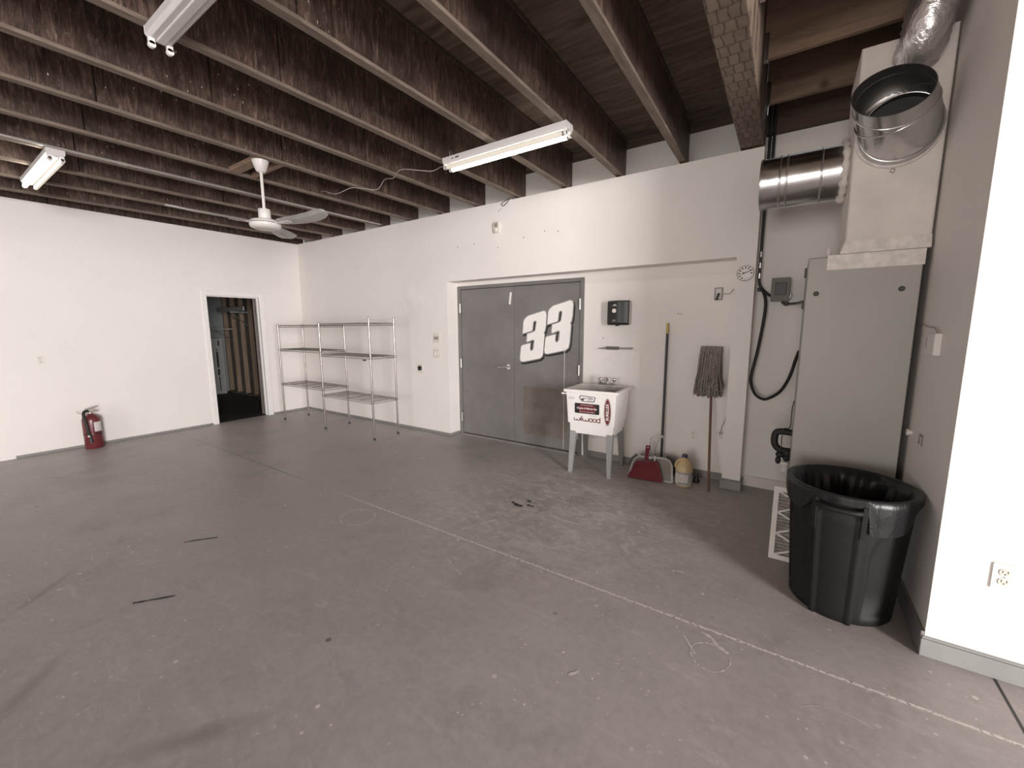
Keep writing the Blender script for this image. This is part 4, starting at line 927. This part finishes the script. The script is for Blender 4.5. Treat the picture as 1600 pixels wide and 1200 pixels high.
    build('strings', m, 'mop', t, kind='stuff')
    m = MB()
    for z, hw, k in ((0.965, 0.118, 0), (0.905, 0.110, 1)):
        for j in range(26):
            u = j / 25 * 2 - 1; c = Vector((6.918 + u * hw, 0.010 + 0.10 * u * u + R.uniform(-.012, .012), z + R.uniform(-.014, .014)))
            m.tube(smooth_path([c + Vector((R.uniform(-.01, .01), -.012, 0.03)), c + Vector((0, -0.034, 0.004)), c + Vector((R.uniform(-.012, .012), -.012, -0.032)), c + Vector((0.004, 0.012, -0.02))], 4), 0.0075, 5)
    build('looped_ends', m, 'mop', t, kind='stuff')
cleaning()

# ------------------------------------------------------------------ furnace alcove
def hvac():
    t = thing('air_handler', 'tall grey air handler cabinet in the alcove', 'air handler', (7.865, -0.62, 0))
    x0, x1, y0, y1, zt = 7.602, 8.135, -0.94, -0.30, 1.955
    build('cabinet_body', MB().box(x0, x1, y0, y1, 0.0, zt), 'cabinet_side', t, bevel=0.006)
    build('front_panel', MB().box(x0 + 0.001, x1 - 0.001, y0 - 0.012, y0, 0.10, zt - 0.004), 'cabinet', t, bevel=0.006)
    for x, z in ((7.656, 1.731), (8.056, 1.742)):
        build('panel_screw', MB().lathe([(0.015, 0), (0.015, 0.004), (0.008, 0.009)], (x, y0 - 0.012, z), (0, -1, 0), 14), 'dark_gray', t)
    build('tape_flap', MB().box(7.697, 8.140, y0 - 0.017, y0 - 0.012, 1.872, zt + 0.003).box(7.697, 8.140, y0 - 0.014, y0 + 0.06, zt, zt + 0.006), 'mastic', t, label='white mastic tape folded over the front top edge')
    for z in (1.90, 1.68): build('side_latch', MB().box(x0 - 0.012, x0, -0.62, -0.55, z - 0.03, z + 0.03), 'dark_gray', t, bevel=0.002)
    # plenum
    t = thing('duct_plenum', 'tall white mastic-coated duct box on top of the air handler', 'duct', (7.95, -0.65, 1.962))
    px0, px1, py0, py1 = 7.762, 8.160, -0.95, -0.42
    def rc(a, b, c, d, z): return [(a, c, z), (b, c, z), (b, d, z), (a, d, z)]
    build('duct_body', MB().loft([rc(px0 + .016, px1 - .006, py0 + .004, py1, 1.962), rc(px0 + .014, px1 - .004, py0, py1, 2.02), rc(px0, px1, py0, py1, 3.10)]), 'plenum', t, bevel=0.014, seg=3)
    build('mastic_band', MB().loft([rc(7.752, 8.157, -0.972, -0.41, 1.963), rc(7.772, 8.157, -0.957, -0.415, 2.035)]), 'mastic', t, label='rough white mastic along the base', bevel=0.008)
    build('mastic_lump', MB().sphere((7.705, -0.83, 1.99), 0.03, sc=(0.5, 0.5, 1.3)), 'mastic', t)
    # side round duct
    t = thing('round_duct', 'short round galvanised duct sticking out to the left of the duct box', 'duct', (7.52, -0.60, 2.535))
    c0, c1, r = Vector((7.285, -0.60, 2.537)), Vector((7.768, -0.60, 2.537)), 0.170
    ax = Vector((1, 0, 0)); L = 0.483
    build('duct_pipe', MB().lathe([(r, 0), (r, L)], c0, ax, 40, caps=(False, False)).lathe([(r - 0.003, 0), (r - 0.003, L)], c0, ax, 40, caps=(False, False)).lathe([(r - .003, 0), (r, 0)], c0, ax, 40, caps=(False, False)), 'galv', t)
    for x, rr in ((0.0, 0.004), (0.115, 0.006), (0.155, 0.006), (0.345, 0.006)): build('duct_bead', MB().tube([c0 + ax * x + Vector((0, math.cos(a * pi / 20) * (r + .001), math.sin(a * pi / 20) * (r + .001))) for a in range(40)], rr, 8, closed=True), 'galv', t)
    m = MB()
    m.tube([(7.752 + R.uniform(-.004, .003), -0.60 + math.cos(a * pi / 20) * (r + 0.008), 2.537 + math.sin(a * pi / 20) * (r + 0.008)) for a in range(40)], [R.uniform(.010, .030) for a in range(40)], 8, closed=True)
    build('joint_sealant', m, 'mastic', t)
    # elbow with open mouth
    B0 = Vector((7.962, -0.952, 2.612)); C1 = Vector((7.888, -1.205, 2.738)); n0 = Vector((0, -1, 0)); n1 = Vector((-0.02, -math.cos(math.radians(27)), math.sin(math.radians(27)))).normalized()
    t = thing('duct_elbow', 'open galvanised elbow collar sticking out of the duct box front', 'duct', tuple(B0))
    def ring(c, n, r, k=48):
        u = Vector((1, 0, 0)); u = (u - n * u.dot(n)).normalized(); w = n.cross(u)
        return [c + (u * math.cos(2 * pi * i / k) + w * math.sin(2 * pi * i / k)) * r for i in range(k)]
    st = [(B0, n0, 0.176), (B0 + n0 * 0.055, (n0 + n1 * 0.02).normalized(), 0.174), (B0 + (C1 - B0) * 0.52, Vector((-0.32, -0.78, 0.56)).normalized(), 0.172), (B0 + (C1 - B0) * 0.76, (n0 * 0.3 + n1).normalized(), 0.170), (C1, n1, 0.168)]
    rings = [ring(*q) for q in st]
    m = MB().loft(rings, caps=(False, False), smooth=True)
    build('collar', m, 'galv', t)
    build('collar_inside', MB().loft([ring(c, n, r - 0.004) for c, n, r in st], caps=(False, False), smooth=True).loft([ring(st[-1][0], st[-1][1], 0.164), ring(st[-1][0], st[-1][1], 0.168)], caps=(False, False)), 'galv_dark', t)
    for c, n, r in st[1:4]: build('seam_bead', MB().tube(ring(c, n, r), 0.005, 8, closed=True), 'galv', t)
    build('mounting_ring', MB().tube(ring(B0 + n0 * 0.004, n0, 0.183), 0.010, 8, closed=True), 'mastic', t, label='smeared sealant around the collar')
    build('duct_shade_disc', MB().loft([ring(B0 + n0 * 0.01, n0, 0.168), ring(B0 + n0 * 0.014, n0, 0.168)]), 'black', t, label='black disc for the shade inside the duct')  # black disc stands in for the shade deep in the elbow
    build('sheet_screw', MB().sphere((7.955, -0.956, 2.405), 0.012).cyl((7.955, -0.955, 2.40), (7.955, -0.985, 2.385), 0.004, 8), 'steel', t)
    # flexible foil duct
    t = thing('foil_duct', 'crinkled silver foil duct coming down beside the right wall', 'duct', (8.03, -1.06, 2.9))
    P = smooth_path([(8.00, -0.955, 2.98), (8.01, -1.02, 3.03), (8.02, -1.055, 3.12), (8.035, -1.07, 3.25), (8.05, -1.07, 3.45), (8.05, -1.05, 3.69)], 6)
    rings = []
    for i, p in enumerate(P):
        tt = (P[min(i + 1, len(P) - 1)] - P[max(i - 1, 0)]).normalized(); u = Vector((1, 0, 0)); u = (u - tt * u.dot(tt)).normalized(); w = tt.cross(u)
        rings.append([p + (u * math.cos(2 * pi * k / 32) + w * math.sin(2 * pi * k / 32)) * (0.100 + R.uniform(-.004, .004) + (0.005 if i % 2 else 0)) for k in range(32)])
    build('foil_jacket', MB().loft(rings, smooth=True), 'foil', t)
    # disconnect box
    x0, x1, z0, z1 = 7.370, 7.501, 1.745, 1.937
    t = thing('disconnect_box', 'olive grey electrical disconnect box on the alcove wall', 'electrical box', ((x0 + x1) / 2, YD, z0))
    build('box_body', MB().box(x0, x1, 0.105, YD, z0, z1), 'olive_box', t, bevel=0.005)
    build('box_cover', MB().box(x0 - 0.004, x1 + 0.004, 0.095, 0.108, z0 - 0.003, z1 + 0.005), 'olive_box', t, bevel=0.003)
    build('raised_panel', MB().box(x0 + 0.025, x1 - 0.022, 0.088, 0.097, z0 + 0.05, z1 - 0.035), 'dark_gray', t, bevel=0.004)
    build('padlock_hasp', MB().tube([(x1 + 0.006, 0.10, z0 + 0.07), (x1 + 0.014, 0.095, z0 + 0.045), (x1 + 0.006, 0.10, z0 + 0.02)], 0.005, 8), 'steel', t)
    # conduit run
    t = thing('dark_conduit', 'dark conduit running down beside the column to the disconnect box', 'conduit', (7.272, 0.12, 1.9))
    build('pipe', MB().tube(smooth_path([(7.268, 0.12, 3.69), (7.268, 0.12, 2.14), (7.268, 0.12, 1.95), (7.285, 0.12, 1.875), (7.335, 0.125, 1.815), (7.372, 0.14, 1.788)], 8), 0.0115, 12), 'black', t)
    build('pipe', MB().tube([(7.298, 0.138, 3.69), (7.298, 0.138, 2.72)], 0.011, 10), 'black', t)
    for z in (2.155, 2.06, 1.97): build('coupling', MB().cyl((7.268, 0.12, z - 0.022), (7.268, 0.12, z + 0.022), 0.0165, 12), 'galv', t)
    t = thing('flexible_conduit', 'black flexible conduit hanging in a long loop on the alcove wall', 'conduit', (7.3, 0.12, 1.8))
    P = [(7.266, 0.125, 1.853), (7.30, 0.115, 1.845), (7.334, 0.105, 1.70), (7.305, 0.10, 1.354), (7.268, 0.085, 1.10), (7.268, 0.075, 1.02), (7.305, 0.05, 0.925), (7.365, 0.02, 0.885), (7.42, -0.02, 0.90), (7.50, -0.10, 0.98), (7.555, -0.18, 1.11), (7.585, -0.24, 1.25), (7.602, -0.31, 1.33)]
    build('hose', MB().tube(smooth_path(P, 8), 0.0125, 12), 'black_rubber', t)
    build('connector', MB().tube([(7.262, 0.125, 1.852), (7.285, 0.122, 1.852)], 0.017, 12), 'dark_gray', t)
    t = thing('whip_conduit', 'short dark conduit from the disconnect box to the air handler', 'conduit', (7.55, 0.12, 1.73))
    build('pipe', MB().tube(smooth_path([(7.455, 0.13, 1.748), (7.462, 0.13, 1.725), (7.50, 0.11, 1.718), (7.57, -0.05, 1.716), (7.600, -0.31, 1.716)]), 0.010, 10), 'dark_gray', t)
    build('coupling', MB().lathe([(0.012, 0), (0.018, 0.006), (0.018, 0.03), (0.012, 0.036)], (7.468, 0.125, 1.720), (1, -0.3, 0), 12), 'dark_gray', t)
    # insulated line set at the left side of the cabinet
    t = thing('insulated_pipe', 'black insulated pipe bend at the left side of the air handler', 'pipe', (7.55, -0.60, 0.6))
    build('pipe', MB().tube(smooth_path([(7.604, -0.60, 0.742), (7.545, -0.60, 0.745), (7.508, -0.60, 0.735), (7.497, -0.60, 0.70), (7.500, -0.60, 0.645), (7.525, -0.60, 0.610), (7.56, -0.60, 0.60), (7.604, -0.60, 0.60)], 6), 0.024, 14), 'black_rubber', t)
    build('foam_wrap', MB().sphere((7.540, -0.60, 0.566), 0.03, sc=(1, 1, .8)).sphere((7.530, -0.58, 0.515), 0.024, sc=(.8, .8, 1.3)).sphere((7.585, -0.60, 0.585), 0.036).sphere((7.582, -0.60, 0.545), 0.026), 'black_rubber', t)
    build('valve_canister', MB().lathe([(0.022, 0), (0.024, 0.004), (0.024, 0.05), (0.028, 0.052), (0.028, 0.070), (0.012, 0.072)], (7.574, -0.63, 0.452), n=18), 'white_plastic', t, label='white canister below the pipe')
    build('sensor_wire', MB().tube(smooth_path([(7.598, -0.60, 0.985), (7.590, -0.605, 0.92), (7.589, -0.61, 0.80), (7.575, -0.62, 0.775), (7.550, -0.625, 0.77), (7.542, -0.63, 0.70), (7.546, -0.63, 0.60)]), 0.0035, 6), 'black', t)
    # right wall bits
    t = thing('thermostat', 'white thermostat with a wire on the alcove side wall', 'thermostat', (XR, -1.23, 1.44))
    build('body', MB().box(XR - 0.030, XR, -1.355, -1.215, 1.380, 1.492), 'white_plastic', t, bevel=0.005)
    build('sensor_panel', MB().box(XR - 0.016, XR, -1.215, -1.135, 1.408, 1.468), 'dark_gray', t, bevel=0.003)
    build('wire', MB().tube(smooth_path([(XR - 0.008, -1.30, 1.490), (XR - 0.014, -1.24, 1.520), (XR - 0.010, -1.12, 1.522), (XR - 0.012, -0.90, 1.545), (8.13, -0.80, 1.55)]), 0.0028, 6), 'cable', t)
    build('pipe_stub', MB().cyl((XR + 0.001, -1.01, 0.915), (XR - 0.018, -1.01, 0.915), 0.015, 14).cyl((XR - 0.016, -1.01, 0.915), (XR - 0.024, -1.01, 0.915), 0.019, 14), 'white_plastic', label='white capped pipe stub on the alcove side wall', cat='pipe', origin=(XR, -1.02, 0.915))
    m = MB()
    for a, b in (((-1.19, 0.945), (-1.25, 0.945)), ((-1.19, 0.945), (-1.19, 0.895)), ((-1.25, 0.945), (-1.25, 0.895)), ((-1.185, 0.895), (-1.20, 0.895)), ((-1.24, 0.895), (-1.26, 0.895))):
        m.bar((XR - 0.002, a[0], a[1]), (XR - 0.002, b[0], b[1]), 0.005, 0.006)
    build('wire_bracket', m, 'mop', label='tiny wire bracket on the alcove side wall below the thermostat', cat='bracket', origin=(XR, -1.22, 0.92))
hvac()

# ------------------------------------------------------------------ filter and bin
def filter_panel():
    t = thing('air_filter', 'white framed pleated air filter leaning behind the black bin', 'air filter', (7.79, -1.1, 0))
    w, h, th = 0.51, 0.47, 0.025
    y0, y1 = -1.166, -0.992; v = Vector((0, y1 - y0, math.sqrt(h * h - (y1 - y0) ** 2))).normalized(); n = Vector((0, -v.z, v.y)); o = Vector((7.526, y0, 0.006))
    P = lambda u, q, d=0.0: o + Vector((1, 0, 0)) * u + v * q + n * d
    def slab(u0, u1, q0, q1, d0, d1, m):
        return m.prism([P(u0, q0, d0), P(u1, q0, d0), P(u1, q1, d0), P(u0, q1, d0)], n * (d1 - d0))
    m = MB()
    b = 0.030
    slab(0, b, 0, h, -th, 0, m); slab(w - b, w, 0, h, -th, 0, m); slab(b, w - b, 0, b, -th, 0, m); slab(b, w - b, h - b, h, -th, 0, m)
    build('frame', m, 'filter_frame', t, bevel=0.001)
    m = MB(); k = 40; rows = []
    for i in range(k + 1):
        q = b + (h - 2 * b) * i / k; d = -0.004 - 0.014 * (i % 2); rows.append((P(b - .002, q, d), P(w - b + .002, q, d)))
    for a, c in zip(rows[:-1], rows[1:]): m.add([a[0], a[1], c[1], c[0]], [(0, 1, 2, 3)])
    build('pleated_media', m, 'filter_media', t)
    m = MB()
    for col in range(3):
        u0 = b + (w - 2 * b) * col / 3; u1 = b + (w - 2 * b) * (col + 1) / 3
        for r in range(3):
            q0 = b + (h - 2 * b) * r / 3; q1 = b + (h - 2 * b) * (r + 1) / 3; qm = (q0 + q1) / 2
            m.bar(P(u0, q0, -0.0015), P(u1, qm, -0.0015), 0.012, 0.002, n); m.bar(P(u1, qm, -0.0015), P(u0, q1, -0.0015), 0.012, 0.002, n)
    build('diagonal_strips', m, 'filter_frame', t)
filter_panel()
def bin_():
    cx, cy, H, rt, rb = 7.872, -1.432, 0.69, 0.272, 0.228
    t = thing('trash_bin', 'black round trash bin with a black liner in front of the air handler', 'bin', (cx, cy, 0))
    K = 180
    th0 = math.radians(-103)                              # the handle that faces the room
    def dev(th, z):
        d = 0.0
        a = (th - th0 + pi) % (2 * pi) - pi
        for c in (0, pi):
            b = abs((a - c + pi) % (2 * pi) - pi)
            if z < 0.60:
                if b < 0.37: d = max(d, 0.022 if b > 0.29 else 0.012)
                elif b < 0.40: d = max(d, 0.022 * (0.40 - b) / 0.03)
        for c in (0.95, -0.95, pi - 0.95, pi + 0.95):
            b = abs((a - c + pi) % (2 * pi) - pi); lim = 0.40 if z < 0.42 else 0.40 - (z - 0.42) * 2.0
            if b < lim and 0.05 < z < 0.58: d -= 0.012
        return d
    zs = [0, 0.008, 0.05, 0.06, 0.2, 0.35, 0.42, 0.46, 0.50, 0.54, 0.58, 0.60, 0.62, 0.655]
    def R_(z): return rb + (rt - rb) * z / H
    rings = [[(cx + (R_(z) + dev(2 * pi * k / K, z) - (0.006 if z == 0 else 0)) * math.cos(2 * pi * k / K), cy + (R_(z) + dev(2 * pi * k / K, z) - (0.006 if z == 0 else 0)) * math.sin(2 * pi * k / K), z) for k in range(K)] for z in zs]
    build('bin_body', MB().loft(rings, caps=(True, False), smooth=True), 'bin', t)
    build('rim', MB().lathe([(rt - 0.004, H - 0.04), (rt + 0.008, H - 0.038), (rt + 0.012, H - 0.015), (rt + 0.008, H), (rt - 0.006, H), (rt - 0.008, H - 0.03)], (cx, cy, 0), n=64, caps=(False, False)), 'bin', t)
    for s in (0, pi):
        m = MB(); pts = []
        for k in range(-8, 9):
            a = th0 + s + k * 0.043; r = rt + 0.008 + 0.030 * (1 - (abs(k) / 8) ** 6); pts.append((cx + r * math.cos(a), cy + r * math.sin(a), H - 0.062))
        m.tube(pts, 0.014, 8)
        for k in (-8.3, 8.3):
            a = th0 + s + k * 0.043; c = Vector((math.cos(a), math.sin(a), 0)); m.bar(Vector((cx, cy, H - 0.03)) + c * (rt + 0.012), Vector((cx, cy, H - 0.20)) + c * (R_(H - 0.2) + 0.012), 0.022, 0.03, c)
        build('handle', m, 'bin', t, bevel=0.002)
    # liner folded over the rim
    rr = random.Random(3); KB = 160
    f1 = [rr.uniform(0, 6.28) for _ in range(6)]
    def fold(th, z): return 0.5 * math.sin(9 * th + f1[0] + 3 * z) + 0.3 * math.sin(17 * th + f1[1] - 5 * z) + 0.2 * math.sin(31 * th + f1[2] + 9 * z)
    def skirt(th):
        a = (th - th0 + pi) % (2 * pi) - pi
        s = 0.055 + 0.012 * math.sin(5 * th)
        if 0.40 < a < 1.35: s += 0.125 * min(1, (a - 0.40) / 0.06) * (1 - 0.25 * (a - 0.4)) * min(1, (1.35 - a) / 0.25)
        if -1.35 < a < -0.42: s += 0.085 * min(1, (-0.42 - a) / 0.25) * min(1, (a + 1.35) / 0.3)
        if abs(a) < 0.42: s = 0.040
        return s
    rings = []
    for j in range(6):                                    # outer skirt from hem to rim
        f = j / 5; row = []
        for k in range(KB):
            th = 2 * pi * k / KB; z = H + 0.002 - skirt(th) * (1 - f); z2 = z + (0.004 * fold(th, z) if j == 0 else 0)
            base = rt + 0.016 if z > H - 0.045 else max(R_(z) + 0.016, rt + 0.016 - (H - 0.045 - z) * 0.10)
            row.append((cx + (base + 0.004 * fold(th, z) * (1.2 - f)) * math.cos(th), cy + (base + 0.004 * fold(th, z) * (1.2 - f)) * math.sin(th), z2))
        rings.append(row)
    for r, z in ((rt + 0.006, H + 0.005), (rt - 0.010, H + 0.001), (rt - 0.022, H - 0.05), (rt - 0.035, H - 0.13), (rt - 0.06, H - 0.24), (0.17, 0.34), (0.10, 0.26), (0.02, 0.24)):
        row = []
        for k in range(KB):
            th = 2 * pi * k / KB; amp = 0.0 if z > H else min(0.020, (H - z) * 0.18)
            q = max(0.005, r - amp * (0.6 + fold(th, z * 0.6))); row.append((cx + q * math.cos(th), cy + q * math.sin(th), z))
        rings.append(row)
    build('liner_bag', MB().loft(rings, caps=(False, True), smooth=True), 'bag', t, label='shiny black plastic liner folded over the rim')
bin_()

# ------------------------------------------------------------------ ceiling fixtures
def lights():
    def fixture(label, loc, tubes=True):
        t = thing('strip_light', label, 'ceiling light', loc, 'fluorescent strip lights under the joists', local=True)
        L = 0.605; zt = 0.0
        sec = [(-0.054, 0), (-0.054, -0.036), (-0.040, -0.052), (0.040, -0.052), (0.054, -0.036), (0.054, 0)]
        build('housing', MB().loft([[(x, y, z) for y, z in sec] for x in (-L, L)]), 'fixture', t, bevel=0.002)
        for e in (-1, 1): build('end_plate', MB().prism([(L * e, y * 1.03, z) for y, z in sec], (0.003 * e, 0, 0)), 'fixture', t)
        build('ballast_cover', MB().box(-L + 0.01, L - 0.01, -0.018, 0.018, -0.060, -0.050), 'fixture', t, bevel=0.004)
        for y in (-0.036, 0.036):
            for x in (-L + 0.012, L - 0.012):
                s = build('lamp_socket', MB().box(x - 0.010, x + 0.010, y - 0.013, y + 0.013, -0.080, -0.050).cyl((x - 0.010, y, -0.080), (x + 0.010, y, -0.080), 0.015, 14), 'white_plastic', t, bevel=0.002)
                build('socket_slot', MB().lathe([(0.006, 0), (0.009, 0.0015)], (x + (0.010 if x < 0 else -0.010) * (-1), y, -0.080), (-1 if x < 0 else 1, 0, 0), 12), 'dark_gray', s)
            if tubes:
                tb = build('lamp_tube', MB().cyl((-L + 0.03, y, -0.080), (L - 0.03, y, -0.080), 0.0165, 16), 'tube_dim' if (y < 0) == (tubes == 2) else 'tube_bright', t)
                for e in (-1, 1): build('tube_cap', MB().cyl((e * (L - 0.018), y, -0.080), (e * (L - 0.034), y, -0.080), 0.0168, 14), 'steel', tb)
        return t
    z = lambda y: ZD(y - 0.054) - 0.001
    t = fixture('lit fluorescent strip light in front of the double-door wall', (5.475, -1.30, z(-1.30)), 2)
    build('knockout', MB().box(-0.50, -0.485, -0.0548, -0.053, -0.030, -0.020).box(-0.46, -0.42, -0.0548, -0.053, -0.030, -0.018), 'dark_gray', t)
    build('hanger_wire', MB().tube(smooth_path([(-0.54, -0.02, 0.0), (-0.545, -0.03, 0.035), (-0.53, -0.045, 0.045), (-0.50, -0.05, 0.03), (-0.50, -0.052, -0.005)]), 0.002, 6), 'steel', t)
    fixture('lit fluorescent strip light near the left wall, beyond the conduit', (1.86, -3.345, z(-3.345)), 1)
    fixture('unlit strip light without tubes at the top edge of the view', (5.455, -3.345, z(-3.345)), 0)
lights()
def fan():
    cx, cy = 3.518, -2.255; zc = ZD(cy) - 0.001
    t = thing('ceiling_fan', 'white three-blade ceiling fan hanging from a joist', 'ceiling fan', (cx, cy, zc))
    build('canopy', MB().lathe([(0.068, 0), (0.068, -0.006), (0.040, -0.085), (0.026, -0.095)], (cx, cy, zc), n=28), 'fan', t)
    build('downrod', MB().cyl((cx, cy, zc - 0.09), (cx, cy, zc - 0.43), 0.0125, 14), 'fan', t)
    zm = 2.46
    build('motor_cup', MB().lathe([(0.046, 0), (0.050, 0.004), (0.050, 0.095), (0.046, 0.10), (0.02, 0.105)], (cx, cy, zm + 0.03), n=28), 'fan', t)
    mh = build('motor_housing', MB().lathe([(0.03, -0.048), (0.09, -0.044), (0.122, -0.028), (0.128, -0.010), (0.128, 0.014), (0.115, 0.030), (0.05, 0.036)], (cx, cy, zm), n=40), 'fan', t)
    build('housing_groove', MB().tube([(cx + 0.1285 * math.cos(a * pi / 24), cy + 0.1285 * math.sin(a * pi / 24), zm + 0.004) for a in range(48)], 0.003, 6, closed=True), 'dark_gray', mh)
    for deg, kr, kl in ((-95, 1.0, 0.2), (20, 0.90, 1.0), (134, 1.0, 0.3)):
        a = math.radians(deg); d = Vector((math.cos(a), math.sin(a), 0)); s = Vector((-math.sin(a), math.cos(a), 0)); up = Vector((0, 0, 1)); c = Vector((cx, cy, zm + 0.0))
        iron = build('blade_iron', MB().bar(c + d * 0.10, c + d * 0.22, 0.05, 0.005).bar(c + d * 0.20, c + d * 0.28 + up * 0.004, 0.08, 0.004), 'fan', t)
        rings = []
        for r, w, zz, tw in ((0.17, 0.045, 0.004, -0.24), (0.28, 0.062, 0.006, -0.24), (0.42, 0.074, 0.010, -0.24), (0.55, 0.078, 0.022, -0.24), (0.64, 0.074, 0.042, -0.24), (0.69, 0.055, 0.055, -0.24), (0.71, 0.02, 0.060, -0.24)):
            m = c + d * r * kr + up * zz * kl; e = s * math.cos(tw) + up * math.sin(tw); q = up * math.cos(tw) - s * math.sin(tw)
            rings.append([m - e * w + q * 0.010, m - e * w * 0.4 - q * 0.001, m + e * w * 0.4 - q * 0.001, m + e * w + q * 0.010, m + e * w + q * 0.013, m + e * w * .4 + q * .003, m - e * w * .4 + q * .003, m - e * w + q * 0.013])
        build('blade', MB().loft(rings, smooth=False), 'fan_blade', t)
fan()
def runs():
    t = thing('ceiling_conduit', 'long thin metal conduit strapped along a joist near the left wall', 'conduit', (2.353, 0, 3.05))
    P = [(JX(7, y) + 0.0708, y, ZD(y) + 0.016) for y in (-13.9, -9.0, -3.3, -0.005)]
    build('pipe', MB().tube(P, 0.0118, 12), 'emt', t)
    for y in (-2.92, -5.9): build('coupling', MB().tube([(JX(7, y) + 0.0708, y - 0.03, ZD(y) + 0.016), (JX(7, y) + 0.0708, y + 0.03, ZD(y) + 0.016)], 0.0150, 12), 'emt', t)
    def zz(y): return ZD(y) - 0.006
    P = [(4.868, -1.28, ZD(-1.28) - 0.03), (4.80, -1.25, ZD(-1.2) - 0.045), (4.735, -1.22, zz(-1.2)), (4.62, -1.23, zz(-1.2) - 0.02), (4.53, -1.27, zz(-1.2) - 0.01), (4.30, -1.33, zz(-1.33) + 0.03), (4.13, -1.28, zz(-1.28)), (3.95, -1.24, zz(-1.24) + 0.03), (3.79, -1.21, zz(-1.2) - 0.03), (3.66, -1.30, zz(-1.3) - 0.02), (3.52, -1.34, zz(-1.34)), (3.27, -1.355, zz(-1.35) - 0.02), (3.0, -1.34, zz(-1.3) + 0.06), (2.93, -1.34, zz(-1.3) + 0.02)]
    build('light_cable', MB().tube(smooth_path(P, 6), 0.0042, 8), 'cable', label='grey cable draped under the joists from the strip light', cat='cable', origin=(4.8, -1.25, 3.03))
runs()
for o in SC.objects:
    if '_org' in o: del o['_org']
